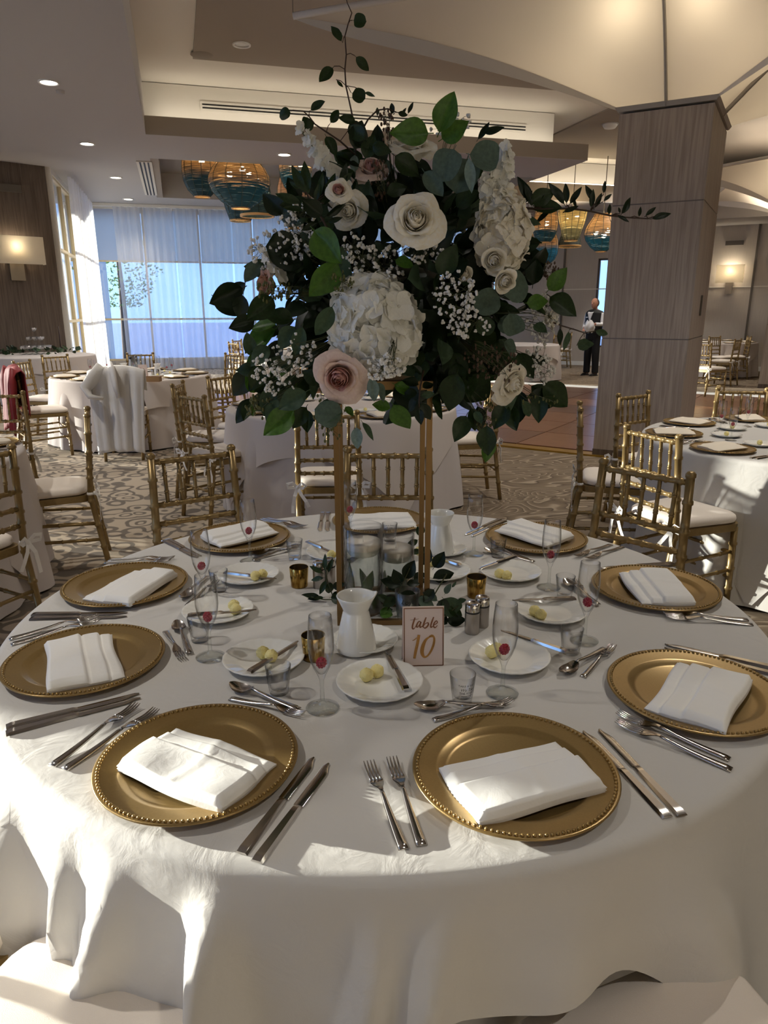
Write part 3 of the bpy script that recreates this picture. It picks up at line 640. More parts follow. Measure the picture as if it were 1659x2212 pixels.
# trees outside the bay
trunk_m = mat('tree_bark', (90, 72, 56), .9); fol_m = mat('tree_leaves', (74, 108, 52), .7, trans=.4)
def tree(x, y, h, label, seed):
    rr = random.Random(seed); root = empty('tree', (x, y, -.3)); tag(root, label, 'tree', 'trees outside the bay window')
    MB().tube([(0, 0, 0), (.05, 0, h * .4), (.0, .05, h * .8)], [.16, .11, .04], 8).build('trunk', trunk_m, root)
    f = MB()
    for k in range(1500):
        a = rr.uniform(0, 6.28); t = rr.random(); rad = h * .28 * math.sin(math.pi * (.12 + .86 * t)) * rr.random() ** .4
        c = Vector((rad * math.cos(a), rad * math.sin(a), h * (.3 + .72 * t))); s = rr.uniform(.05, .1)
        M = frame(c, (rr.uniform(-1, 1), rr.uniform(-1, 1), rr.uniform(-1, 1)), rr.uniform(0, 6.28), s)
        f.add([(-1, 0, 0), (0, -.5, .1), (1, 0, 0), (0, .5, .1)], [(0, 1, 2, 3)], M)
    o = f.build('crown', fol_m, root, smooth=False); o['kind'] = 'stuff'
tree(-2.0, 30, 6.5, 'leafy tree outside close to the bay corner', 1); tree(17.5, 22.5, 6.0, 'leafy tree outside the narrow window in the diagonal wall', 3)
tree(18.6, 25.5, 6.5, 'tree farther off behind the narrow diagonal wall window', 4)
# ------------------------------------------------------------------ ballroom chairs
def bamboo(pts, r, rings, n=8, ringr=1.28):
    """tube with bamboo-like rings at the given fractions"""
    P = [Vector(p) for p in pts]; L = [0]
    for a, b in zip(P, P[1:]): L.append(L[-1] + (b - a).length)
    T = L[-1]
    def at(s):
        for i in range(len(L) - 1):
            if s <= L[i + 1] + 1e-9: return P[i].lerp(P[i + 1], (s - L[i]) / max(1e-9, L[i + 1] - L[i]))
        return P[-1]
    ss = {0.0: r, T: r}
    for l in L[1:-1]: ss[l] = r
    w = r * .55
    for f in rings:
        c = f * T
        for d, k in ((-w * 1.1, 1), (-w * .6, ringr), (w * .6, ringr), (w * 1.1, 1)):
            if 0 < c + d < T: ss[c + d] = r * k
    ks = sorted(ss); m = MB(); m.tube([at(s) for s in ks], [ss[s] for s in ks], n); return m
def post_y(z): return -.205 + .55 * (z - .45) * -.12 if z > .45 else -.205 - (.45 - z) * .14
def make_chair():
    root = empty('ballroom_chair')
    for s in (-1, 1):
        pts = [(s * (.185 if z < .5 else .185 - .012 * (z - .5) / .4), post_y(z), z) for z in (0, .12, .25, .45, .6, .75, .915)]
        m = bamboo(pts, .0165, (.16, .31, .47, .62, .68, .78, .9)); m.ball((pts[-1][0], pts[-1][1], .922), .021, 8, 5, (1, 1, .8)); m.build('back_post', gold_chair, root)
        m = bamboo([(s * .195, .195, 0), (s * .195, .19, .2), (s * .192, .185, .44)], .0165, (.25, .5, .8)); m.build('front_leg', gold_chair, root)
        for z in (.19, .29): bamboo([(s * .194, .19, z + .02), (s * .186, post_y(z), z)], .010, (.2, .5, .8), 6).build('side_stretcher', gold_chair, root)
        for z, yy in ((.17, .192), (.30, .19)):
            if s > 0: bamboo([(-.194, yy, z), (.194, yy, z)], .010, (.2, .5, .8), 6).build('front_stretcher', gold_chair, root)
    bamboo([(-.186, post_y(.24), .24), (.186, post_y(.24), .24)], .010, (.2, .5, .8), 6).build('rear_stretcher', gold_chair, root)
    zr = (.895, .715, .635, .555)
    for z in zr: bamboo([(-.176, post_y(z), z), (.176, post_y(z), z)], .0115, (.1, .26, .42, .58, .74, .9), 7).build('back_rail', gold_chair, root)
    for k in range(5):
        x = -.122 + .061 * k; bamboo([(x * 1.02, post_y(.89), .89), (x, post_y(.71), .715)], .0085, (.25, .3, .68, .73), 6).build('spindle', gold_chair, root)
    # seat frame
    def rr(w0, w1, d0, d1, n=6, rad=.05):
        pts = []
        for cx, cy, a0 in ((w1 - rad, d1 - rad, 0), (-(w1 - rad), d1 - rad, 90), (-(w0 - rad), d0 + rad, 180), (w0 - rad, d0 + rad, 270)):
            for i in range(n + 1): a = R(a0 + 90 * i / n); pts.append((cx + rad * math.cos(a), cy + rad * math.sin(a)))
        return pts
    m = MB(); m.prism(rr(.185, .212, -.2, .212), .425, .462); o = m.build('seat', gold_chair, root, sharp=40)
    # cushion: stacked rounded outlines
    prof = [(.0, .90), (.008, .985), (.022, 1.0), (.036, .985), (.046, .93), (.051, .82), (.054, .55), (.055, .2)]
    base = rr(.185, .21, -.19, .215, 6, .075); n = len(base); m = MB(); vs = []; fs = []
    for z, k in prof:
        for x, y in base: vs.append((x * k, (y - .012) * k + .012, .462 + z))
    for j in range(len(prof) - 1):
        for i in range(n): q = (i + 1) % n; fs.append((j * n + i, j * n + q, (j + 1) * n + q, (j + 1) * n + i))
    fs.append(tuple(reversed(range(n)))); fs.append(tuple(range((len(prof) - 1) * n, len(prof) * n)))
    m.add(vs, fs); m.build('cushion', cushion_m, root)
    for s in (-1, 1):
        m = MB(); bx, by, bz = s * .186, post_y(.47) - .012, .475
        def rib(pts, w):
            P = [Vector(p) for p in pts]; vs = []
            for i, p in enumerate(P):
                d = (P[min(i + 1, len(P) - 1)] - P[max(i - 1, 0)]).normalized(); sd = d.cross(Vector((0, -1, 0))).normalized() if abs(d.y) < .95 else Vector((1, 0, 0))
                vs += [p + sd * w, p - sd * w, p - sd * w + Vector((0, .002, 0)), p + sd * w + Vector((0, .002, 0))]
            fs = []
            for i in range(len(P) - 1):
                a, b = i * 4, i * 4 + 4
                for k in range(4): fs.append((a + k, a + (k + 1) % 4, b + (k + 1) % 4, b + k))
            m.add(vs, fs)
        m.ball((bx, by - .012, bz), .013, 8, 5)
        m.lathe([(.019, -.008), (.021, 0), (.019, .008)], 10, Tr(s * .186, post_y(.475), bz))
        rib([(bx, by - .014, bz), (bx + s * .03, by - .03, bz + .03), (bx + s * .06, by - .034, bz + .025), (bx + s * .055, by - .03, bz), (bx + s * .01, by - .016, bz)], .009)
        rib([(bx, by - .014, bz), (bx - s * .028, by - .034, bz + .028), (bx - s * .052, by - .03, bz + .012), (bx - s * .03, by - .02, bz - .006), (bx, by - .014, bz)], .009)
        rib([(bx, by - .016, bz), (bx + s * .018, by - .035, bz - .05), (bx + s * .03, by - .03, bz - .11), (bx + s * .032, by - .034, bz - .155)], .010)
        rib([(bx, by - .016, bz), (bx - s * .02, by - .03, bz - .04), (bx - s * .05, by - .036, bz - .085), (bx - s * .066, by - .03, bz - .12)], .010)
        m.build('cushion_tie', ribbon_m, root, smooth=False)
    return root
chair0 = make_chair(); chair_used = [False]
def chair(x, y, face, label, group, back_at=True):
    """face = heading angle the sitter looks to; x, y = middle of the back rail when back_at"""
    rz = face - math.pi / 2
    if back_at: x += .228 * math.cos(face); y += .228 * math.sin(face)
    o = chair0 if not chair_used[0] else copy_tree(chair0); chair_used[0] = True
    o.location = (x, y, 0); o.rotation_euler = (0, 0, rz); tag(o, label, 'chair', group); return o
def face_to(x, y, c): return math.atan2(c[1] - y, c[0] - x)
T10 = (0.46, 1.622); T9 = (-.57, 9.1); TM = (1.22, 5.6); TL = (-1.78, 4.2); TR = (3.5, 3.3)
TF = (2.35, 14.75); TCH = (-2.36, 13.8)
G10 = 'gold chairs around the table 10'
# ------------------------------------------------------------------ round tables and cloths
RTAB = .905; ZT = .762
def cloth_mesh(rad, zt, drop, nfold, amp, seed, na=220, flare=.05, square=None, rot=0.0, hemz=None, dent=(), ridges=()):
    """cloth lying on a disc and hanging in folds; drop(theta) gives the hanging length"""
    rr = random.Random(seed); ph = [rr.uniform(0, 6.28) for _ in range(5)]
    def fold(a): return (math.sin(nfold * a + ph[0] + .7 * math.sin(3 * a + ph[1])) + .5 * math.sin(nfold * 1.7 * a + ph[2])) / 1.5
    m = MB(); rings = []
    rings += [('t', r) for r in (0.001, .25, .5, .7, .8, .86, rad - .02)]
    rings += [('c', k) for k in (.25, .55, .8, 1.0)]
    rings += [('h', k) for k in (.06, .14, .24, .36, .5, .64, .78, .9, 1.0)]
    vs = []
    for kind, k in rings:
        for i in range(na):
            a = 2 * math.pi * i / na
            if kind == 't': r, z = k, zt
            elif kind == 'c':
                q = k * math.pi / 2; r = rad - .02 + .022 * math.sin(q); z = zt - .022 * (1 - math.cos(q))
            else:
                d = drop(a); L = max(0.0, d - .03) * k; f = fold(a)
                g = smoothstep(0, .35, L)
                r = rad + .004 + flare * L + amp * f * g * (.4 + .6 * min(1, L / .6)); z = zt - .022 - L
                r = max(r, rad - .045)
                for ra, rw, rh in ridges:
                    t = (a - R(ra) + math.pi) % (2 * math.pi) - math.pi; t += .04 * math.sin(L * 9 + ra); r += rh * math.exp(-(t / R(rw)) ** 2) * smoothstep(0, .16, L)
                for da, dw, dd, dz in dent:
                    t = (a - da + math.pi) % (2 * math.pi) - math.pi
                    r -= dd * math.exp(-(t / dw) ** 2) * smoothstep(dz + .25, dz, z)
                z = max(z, .006)
            vs.append((r * math.cos(a), r * math.sin(a), z))
    fs = []
    for j in range(len(rings) - 1):
        for i in range(na): q = (i + 1) % na; fs.append((j * na + i, j * na + q, (j + 1) * na + q, (j + 1) * na + i))
    m.add(vs, fs); return m
def sq_drop(half, rot, rad, lo=.1):
    def f(a):
        t = a - rot; e = min(half / max(1e-6, abs(math.cos(t))), half / max(1e-6, abs(math.sin(t)))); return max(lo, e - rad)
    return f
def round_table(c, label, under_label, over_label, rot, seed, m1, m2, half=1.14, nf=13, rad=RTAB, zt=ZT, hi=False, dent=(), dent2=(), g=None, ridges=()):
    root = empty('round_table', (c[0], c[1], 0)); tag(root, label, 'table', g)
    MB().lathe([(0, zt - .022), (rad - .04, zt - .022), (rad - .04, zt - .006), (0, zt - .006)], 48).build('tabletop', wood_dark, root, sharp=40)
    MB().lathe([(.3, .012), (.3, .03), (.05, .06), (.05, zt - .03), (.2, zt - .025)], 24).build('pedestal', frame_dark, root)
    o = cloth_mesh(rad, zt - .004, lambda a: zt - .012, nf, .045, seed, 280 if hi else 160, .09, dent=dent, ridges=()).build('tablecloth', m1); o.location = (c[0], c[1], 0); tag(o, under_label, 'tablecloth', 'floor length tablecloths')
    o = cloth_mesh(rad + .006, zt, (sq_drop(half, rot, rad) if not hi else (lambda a, f=sq_drop(half, rot, rad): max(.12, f(a) - .09 * math.exp(-(((a - R(-131) + math.pi) % (2 * math.pi) - math.pi) / R(9)) ** 2) - .06 * math.exp(-(((a - R(-84) + math.pi) % (2 * math.pi) - math.pi) / R(8)) ** 2)))), nf - 4, .035 if not hi else .016, seed + 1, 420 if hi else 160, .1, dent=dent2, ridges=ridges).build('table_overlay', m2); o.location = (c[0], c[1], 0); tag(o, over_label, 'tablecloth', 'square overlay cloths')
    return root
NEAR1 = math.atan2(.80 - T10[1], -.28 - T10[0]); NEAR2 = math.atan2(.60 - T10[1], .55 - T10[0])
round_table(T10, 'round dining table under the cloth with the table 10 card', 'floor length white cloth on the table with the tall flowers', 'white square overlay cloth under the gold chargers and tall flowers', R(-100), 3, cloth, cloth2, 1.13, 15, hi=True,
            dent=((NEAR1, .28, .13, .54), (NEAR2, .28, .13, .54)), ridges=((-149, 2.2, .06), (-141, 1.6, .035), (-134, 2, .05), (-119, 1.8, .075), (-109, 1.5, .04), (-101, 1.8, .06), (-88, 4, .03), (-74, 5, .05), (-60, 4, .03), (-40, 4, .04), (180, 3, .04), (160, 3, .04), (-165, 3, .04)))
round_table(T9, 'round dining table with the number 9 card near the sheers', 'floor length cloth on the table nearest the sheers', 'square overlay cloth on the table nearest the sheers', R(20), 7, cloth_far, cloth_far2, 1.2)
round_table(TM, 'round dining table standing behind the tall flowers', 'floor length cloth on the table behind the tall flowers', 'square overlay cloth on the table behind the tall flowers', R(60), 9, cloth_far, cloth_far2, 1.16)
round_table(TL, 'round dining table next to the lone sideways gold chair', 'floor length cloth on the table beside the red coat', 'square overlay cloth on the table beside the red coat', R(30), 12, cloth_far, cloth_far2, 1.16)
round_table(TR, 'round dining table beside the oak column', 'floor length cloth on the table beside the oak column', 'square overlay cloth on the table beside the oak column', R(-10), 15, cloth, cloth2, 1.18)
round_table(TF, 'round dining table farthest off by the back window', 'floor length cloth on the table at the back window', 'square overlay cloth on the table at the back window', R(10), 17, cloth, cloth2, 1.16)
TP8 = atz(1560, 742, ZT); TQ = atz(1120, 743, ZT)
T8 = (TP8.x + .45, TP8.y + .75); TQ = (TQ.x, TQ.y)
round_table(T8, 'round dining table beyond the dance floor between the columns', 'floor length cloth on the table beyond the dance floor', 'square overlay cloth on the table beyond the dance floor', R(40), 21, cloth_far, cloth_far2, 1.16)
round_table(TQ, 'round dining table near the waiter', 'floor length cloth on the table near the waiter', 'square overlay cloth on the table near the waiter', R(15), 23, cloth_far, cloth_far2, 1.16)
# champagne table
round_table(TCH, 'small round table carrying the champagne tower', 'floor length cloth under the champagne tower', 'square overlay cloth under the champagne tower', R(0), 27, cloth_far, cloth_far2, 1.16)
# ------------------------------------------------------------------ chairs in their places
def chairs_at(c, items, group):
    for (x, y, face, label) in items: chair(x, y, face if face is not None else face_to(x, y, c), label, group)
chairs_at(T10, [(0.02, 3.05, None, 'gold chair at the flower table, across from the sideways chair'),
                (.82, 2.86, None, 'gold chair at the flower table right behind the stand'),
                (1.64, 2.24, None, 'gold chair at the flower table facing away from the column table'),
                (1.62, .95, None, 'gold chair at the flower table next to the column table, out by the front'),
                (-.83, 1.98, R(-10), 'gold chair at the flower table backing toward the window wall'),
                (-.80, 1.12, None, 'gold chair at the flower table catching the sun first')], G10)
# the two seats tucked in at the near side
chair(-.42, .62, face_to(-.42, .62, T10), 'gold chair with sunlit ivory cushion tucked under the cloth', G10)
chair(.60, .29, face_to(.60, .29, T10), 'gold chair with shaded ivory cushion tucked under the cloth', G10)
G9 = 'gold chairs around table 9'; GM = 'gold chairs around the table behind the flowers'
chairs_at(T9, [(-1.66, 8.2, R(20), 'gold chair with the red coat over its back'), (-1.82, 9.5, R(-20), 'gold chair at table 9 beside the champagne table'), (-1.62, 10.6, R(-55), 'gold chair at table 9 right in front of the champagne tower'),
               (-.54, 10.72, R(-92), 'gold chair at table 9 backing onto the sheers'), (-.63, 7.72, R(84), 'gold chair with the white jacket over its back'), (.71, 10.2, R(-142), 'dark-lit gold chair at table 9 toward the back window table')], G9)
chairs_at(TM, [(.34, 6.75, R(-40), 'gold chair at the middle table turned to table 9'), (-.03, 6.12, R(-14), 'gold chair at the middle table seen edge on next to its neighbour'), (.06, 5.25, R(30), 'gold chair at the middle table with ribbon ties toward the aisle'),
               (.80, 4.08, R(77), 'gold chair at the middle table backing the flower stand'), (2.42, 5.35, R(172), 'gold chair at the middle table on the dance floor side'), (2.05, 6.75, R(230), 'gold chair at the middle table far side by the dance floor')], GM)
chairs_at(TL, [(-.56, 4.5, R(186), 'lone sideways gold chair with long ribbon tails'), (-1.3, 5.78, R(-100), 'gold chair in front of the red coat'), (-.86, 3.28, R(140), 'gold chair with a ribbon bow, cut by the edge of the flower table')], 'gold chairs at the table by the red coat')
chairs_at(TR, [(2.36, 3.9, R(-30), 'gold chair at the column table seen edge on by the dance floor'), (3.08, 4.40, R(-70), 'gold chair right in front of the oak column'), (2.19, 2.95, R(8), 'gold chair with wide ivory cushion pulled up to the column table'), (4.02, 4.42, R(-115), 'gold chair at the column table backing the dance floor')], 'gold chairs at the column table')
pf = atz(500, 730, .92); chairs_at(TF, [(1.15, 15.2, R(-35), 'small far gold chair against the back window'), (2.4, 13.35, R(92), 'far gold chair hidden by the flowers'), (.98, 13.9, R(25), 'far gold chair at the back window table')], 'gold chairs at the back window table')
def far_chair(u, v, face, label, g): p = atz(u, v, .92); chair(p.x, p.y, face, label, g)
g = 'gold chairs at the table beyond the dance floor'
far_chair(1520, 742, R(10), 'sunlit gold chair against the far side of the oak column', g); far_chair(1594, 733, R(120), 'gold chair with ribbon ties on the light strip beyond the dance floor', g)
far_chair(1545, 727, R(-80), 'gold chair behind the table beyond the dance floor', g); far_chair(1618, 727, R(150), 'gold chair partly behind the far oak column', g)
g = 'gold chairs near the waiter'
far_chair(1231, 718, R(165), 'gold chair closest to the waiter', g); far_chair(1205, 723, R(120), 'gold chair beside the one closest to the waiter', g)
# ------------------------------------------------------------------ tableware
def parts_thing(name, parts, label=None, cat=None, group=None):
    """parts = [(name, MB, material, sharp)] -> thing with an Empty root"""
    root = empty(name)
    for n, m, ma, sh in parts: m.build(n, ma, root, sharp=sh)
    return root
class Proto:
    """first use hands out the built thing itself, later uses copies"""
    def __init__(s, root): s.root = root; s.used = False
    def put(s, loc, rz=0.0, label=None, cat=None, group=None, rot=None):
        o = s.root if not s.used else copy_tree(s.root); s.used = True
        o.location = loc; o.rotation_euler = rot if rot else (0, 0, rz); tag(o, label, cat, group); return o
def charger():
    pl = MB().lathe([(0, .004), (.108, .004), (.114, .006), (.124, .012), (.128, .0125), (.160, .0155), (.1645, .0165), (.166, .015), (.1645, .0125), (.128, .0085), (.112, .001), (0, .0)], 72)
    bd = MB(); n = 116
    for i in range(n):
        a = 2 * math.pi * i / n; bd.ball((.1575 * math.cos(a), .1575 * math.sin(a), .0165), .0031, 6, 4)
    root = empty('charger_plate'); pl.build('plate', gold_plate, root); b = bd.build('beaded_rim', gold_bead, root); b['kind'] = 'stuff'; return root
def napkin(seed, far=False):
    rr = random.Random(seed); L, W = .222, .138; nu, nv = (30, 44) if not far else (8, 10); h = .024
    p1, p2 = rr.uniform(.5, .58), rr.uniform(.74, .8); ph = [rr.uniform(0, 6) for _ in range(4)]
    def top(u, v):
        x, y = (u - .5) * L, (v - .5) * W
        z = h - .006 * smoothstep(p1 - .006, p1 + .03, v) - .006 * smoothstep(p2 - .006, p2 + .03, v) - .0022 * math.exp(-((v - p1 - .03) / .014) ** 2) - .0022 * math.exp(-((v - p2 - .03) / .014) ** 2)
        z += .0022 * math.sin(9 * u + ph[0]) * math.sin(5 * v + ph[1]) + .003 * math.exp(-((u - .5 - .06 * math.sin(4 * v)) / .03) ** 2) * .5
        e = min(min(u, 1 - u) * L, min(v, 1 - v) * W); k = smoothstep(0, .007, e)
        z = z * (.52 + .48 * k ** .6)
        x += .0025 * math.sin(7 * v + ph[2]) * (2 * u - 1); y += .003 * math.sin(6 * u + ph[3]) * (2 * v - 1)
        return (x, y, z)
    m = MB(); m.grid(top, nu, nv)
    # side wall showing the folded layers
    loop = [(i / nu, 0) for i in range(nu)] + [(1, j / nv) for j in range(nv)] + [(1 - i / nu, 1) for i in range(nu)] + [(0, 1 - j / nv) for j in range(nv)]
    base = [Vector(top(u, v)) for u, v in loop]; n = len(base); vs = []; fs = []
    lev = [(1, 1), (.86, 1.012), (.66, .992), (.5, 1.012), (.3, .99), (.14, 1.008), (0, .985)]
    for z, k in lev:
        for p in base: vs.append((p.x * k, p.y * k, p.z * z))
    for j in range(len(lev) - 1):
        for i in range(n): q = (i + 1) % n; fs.append((j * n + i, (j + 1) * n + i, (j + 1) * n + q, j * n + q))
    fs.append(tuple(range((len(lev) - 1) * n, len(lev) * n))); m.add(vs, fs); return m
def flute():
    prof_o = [(0, 0), (.0315, .0008), (.032, .002), (.02, .005), (.008, .010), (.0042, .017), (.0038, .045), (.0045, .060), (.009, .073), (.0165, .088), (.022, .105), (.0248, .125), (.0248, .145), (.0232, .17), (.0212, .192), (.0205, .1925), (.0198, .192)]
    prof_i = [(.0222, .17), (.0238, .145), (.0238, .125), (.021, .105), (.0152, .089), (.0075, .0755), (.0, .071)]
    return parts_thing('champagne_flute', [('bowl', MB().lathe(prof_o[7:] + prof_i, 32), glass_m, None), ('stem', MB().lathe(prof_o[4:8], 16), glass_thick, None), ('foot', MB().lathe(prof_o[:5], 32), glass_thick, None)])
def raspberry():
    m = MB(); m.ball((0, 0, 0), .0078, 10, 8, (1, 1, 1.1)); n = 46
    for i in range(n):
        t = (i + .5) / n; ph = math.acos(1 - 2 * t); a = 2.39996 * i
        m.ball((.0082 * math.sin(ph) * math.cos(a), .0082 * math.sin(ph) * math.sin(a), .0096 * math.cos(ph)), .0026, 6, 4)
    return m
def bend_text(txt, size, r0, zc, a0, tilt=0.0, shear=0.0, anchor='CENTER'):
    cu = bpy.data.curves.new('t', 'FONT'); cu.body = txt; cu.size = size; cu.align_x = anchor; cu.shear = shear; cu.resolution_u = 2
    o = bpy.data.objects.new('t', cu); C.objects.link(o); bpy.context.view_layer.update()
    me = o.to_mesh(); vs = [tuple(v.co) for v in me.vertices]; fs = [tuple(p.vertices) for p in me.polygons]; o.to_mesh_clear()
    bpy.data.objects.remove(o); bpy.data.curves.remove(cu)
    out = []
    for x, y, z in vs:
        zz = zc + y; r = r0(zz) + .0003; a = a0 + x / r; out.append((r * math.cos(a), r * math.sin(a), zz))
    return out, fs
def shot_glass():
    g = MB().lathe([(0, .0), (.0185, .0), (.019, .003), (.0255, .060), (.0250, .0605), (.0243, .060), (.0178, .014), (.016, .0115), (0, .011)], 32)
    root = empty('shot_glass'); g.build('glass', glass_m, root)
    rf = lambda z: .019 + (.0255 - .019) * (z - .003) / .057
    m = MB()
    for t, s, z, sh in (('TAKE A SHOT', .0062, .043, 0), ('We Tied', .0085, .0335, .35), ('THE KNOT', .0066, .0265, 0)):
        v, f = bend_text(t, s, rf, z, -math.pi / 2, 0, sh); m.add(v, f)
    for z in (.0225, .0145): m.grid(lambda u, v, z=z: ((rf(z) + .0003) * math.cos(-1.57 + (u - .5) * 1.1), (rf(z) + .0003) * math.sin(-1.57 + (u - .5) * 1.1), z + .0007 * (v - .5)), 12, 1)
    m.build('black_print', ink_m, root, smooth=False); return root
def bread_plate(r=.087):
    m = MB(); n = 64
    prof = [(0, .005), (.048, .005), (.054, .0065), (.064, .011), (.082, .0155), (.087, .0175), (.0878, .0165), (.084, .0125), (.056, .003), (.05, .0), (0, .0)]
    k = r / .087; n = 96; vs = []; fs = []
    for a, b in prof:
        for i in range(n):
            t = 2 * math.pi * i / n; q = a * k * (1 + (.002 * math.cos(24 * t) if a > .06 else 0)); vs.append((q * math.cos(t), q * math.sin(t), b + (.0005 * math.cos(24 * t) if .06 < a else 0)))
    for j in range(len(prof) - 1):
        for i in range(n): z = (i + 1) % n; fs.append((j * n + i, j * n + z, (j + 1) * n + z, (j + 1) * n + i))
    return m.add(vs, fs)
def butter():
    m = MB(); rr = random.Random(3)
    def fn(u, v):
        a = u * 2 * math.pi; t = (v - .5) * math.pi; r = .0142 * (1 + .05 * math.sin(3 * a + 4 * t) + .03 * math.sin(7 * a - 5 * t)); return (r * math.cos(t) * math.cos(a), r * math.cos(t) * math.sin(a), r * math.sin(t))
    m.grid(fn, 16, 10, closeu=True); return m
def cutlery_handle(m, L0, L1, w0, w1, z, th=.0032, rise=0.0):
    """flat tapering bar along +Y from L0 to L1"""
    n = 14; vs = []; fs = []
    for i in range(n + 1):
        t = i / n; y = L0 + (L1 - L0) * t; w = w0 + (w1 - w0) * t ** 1.2; zz = z + rise * (t ** 2.2); h = th * (1 if 0 < i < n else .6)
        vs += [(-w, y, zz), (-w * .7, y, zz + h), (w * .7, y, zz + h), (w, y, zz)]
    for i in range(n):
        a, b = i * 4, i * 4 + 4
        for k in range(4): q = (k + 1) % 4; fs.append((a + k, a + q, b + q, b + k))
    fs += [(3, 2, 1, 0), (n * 4, n * 4 + 1, n * 4 + 2, n * 4 + 3)]; m.add(vs, fs)
def fork(L=.2, k=1.0):
    """tip at +Y; handle end at y=0"""
    m = MB(); hl = L * .60
    cutlery_handle(m, 0, hl, .0085 * k, .0032 * k, .001, .0036, .010)
    def body(u, v):  # neck and palm
        y = hl + v * L * .165; w = (.0032 + (.0105 - .0032) * smoothstep(0, .8, v)) * k; x = (2 * u - 1) * w
        return (x, y, .011 + .0025 - .006 * smoothstep(0, 1, v) - .0012 * (1 - (2 * u - 1) ** 2) * v)
    m.grid(body, 8, 8); m.grid(lambda u, v: tuple(Vector(body(1 - u, v)) - Vector((0, 0, .0014))), 8, 8)
    for i in range(4):
        x = (-.0084 + .0056 * i) * k; pts = []
        for j in range(8):
            t = j / 7; pts.append((x, hl + L * .16 + t * L * .24, .0072 - .0042 * math.sin(math.pi * min(1, t * 1.1) * .55) + .008 * t * t))
        m.tube(pts, [.0019 * k] * 6 + [.0014 * k, .0007 * k], 6)
    return m
def spoon(L=.175):
    m = MB(); hl = L * .66; cutlery_handle(m, 0, hl, .008, .003, .001, .0034, .009)
    def bowl(u, v, dz=0):
        y = hl + v * (L - hl); t = v; w = .0165 * math.sin(math.pi * min(1, (t * .93 + .06))) ** .62; w = max(w, .003 if t < .5 else .0004); x = (2 * u - 1) * w
        return (x, y, .011 - .006 * smoothstep(0, .3, t) + .004 * smoothstep(.6, 1, t) - .0055 * math.sin(math.pi * t) * (1 - (2 * u - 1) ** 2) + dz)
    m.grid(bowl, 10, 16); m.grid(lambda u, v: bowl(1 - u, v, -.0012), 10, 16); return m
def knife(L=.235, k=1.0):
    h = MB(); hl = L * .52; cutlery_handle(h, 0, hl, .0095 * k, .0062 * k, .0005, .0055, 0)
    b = MB(); n = 16; vs = []; fs = []
    for i in range(n + 1):
        t = i / n; y = hl + (L - hl) * t; wr = .0085 * k * (1 - smoothstep(.72, 1, t) * .95); wl = .0078 * k * (1 - smoothstep(.93, 1, t) * .6)
        vs += [(-wl, y, .0022), (-wl * .6, y, .0036), (wr - .001, y, .0026), (wr, y, .002), (-wl * .6, y, .0008)]
    for i in range(n):
        a, c = i * 5, i * 5 + 5
        for q in range(5): p = (q + 1) % 5; fs.append((a + q, a + p, c + p, c + q))
    fs.append((4, 3, 2, 1, 0)); fs.append(tuple(n * 5 + q for q in range(5))); b.add(vs, fs)
    root = empty('dinner_knife'); h.build('handle', steel, root, sharp=50); b.build('blade', steel, root, sharp=50); return root
P_charger = Proto(charger()); P_flute = Proto(flute()); P_shot = Proto(shot_glass())
ME_plate = bread_plate().mesh('bread_plate', porcelain); ME_butter = butter().mesh('butter_ball', butter_m); ME_rasp = raspberry().mesh('raspberry', rasp_m)
ME_fork = fork().mesh('dinner_fork', steel); ME_dfork = fork(.168, .9).mesh('dessert_fork', steel); ME_spoon = spoon().mesh('dessert_spoon', steel)
P_knife = Proto(knife()); kb = knife(.165, .85); kb.name = 'butter_knife'; P_bknife = Proto(kb)
ME_nap = [napkin(s).mesh('napkin', napkin_m) for s in (1, 2, 3)]; ME_napf = napkin(7, True).mesh('napkin', mat('cream_napkin', (240, 228, 208), .8))
def put_mesh(name, me, loc, rz, label, cat, group, tiltx=0.0):
    o = obj(name, me); o.location = loc; o.rotation_euler = (tiltx, 0, rz); tag(o, label, cat, group); return o
def lay(me_or_proto, name, hpx, tpx, L, label, cat, group, z=ZT, dz=0.0, tilt=0.0):
    """lay cutlery: handle end pixel -> tip pixel on the table plane"""
    a = atz(*hpx, z + .004); b = atz(*tpx, z + .004); d = b - a; mid = (a + b) / 2; d.z = 0; d.normalize()
    p = mid - d * (L / 2); rz = math.atan2(d.y, d.x) - math.pi / 2; loc = (p.x, p.y, z + .0005 + dz)
    if isinstance(me_or_proto, Proto): return me_or_proto.put(loc, 0, label, cat, group, rot=(tilt, 0, rz))
    return put_mesh(name, me_or_proto, loc, rz, label, cat, group, tilt)
ORD = {1: 'first', 9: 'second', 8: 'third', 7: 'fourth', 6: 'fifth', 5: 'sixth', 4: 'seventh', 3: 'eighth', 2: 'ninth'}
def seat_txt(k): return ORD[k] + ' setting clockwise from the table 10 card front'
RotT = lambda x, y: Vector((x * math.cos(CT) + y * math.sin(CT), -x * math.sin(CT) + y * math.cos(CT), 0))
PL = {1: (-.311, 1.028), 2: (.211, .997), 3: (.610, 1.248), 4: (.730, 1.785), 5: (.499, 2.223), 6: (-.020, 2.428), 7: (-.476, 2.237), 8: (-.708, 1.819), 9: (-.644, 1.386)}
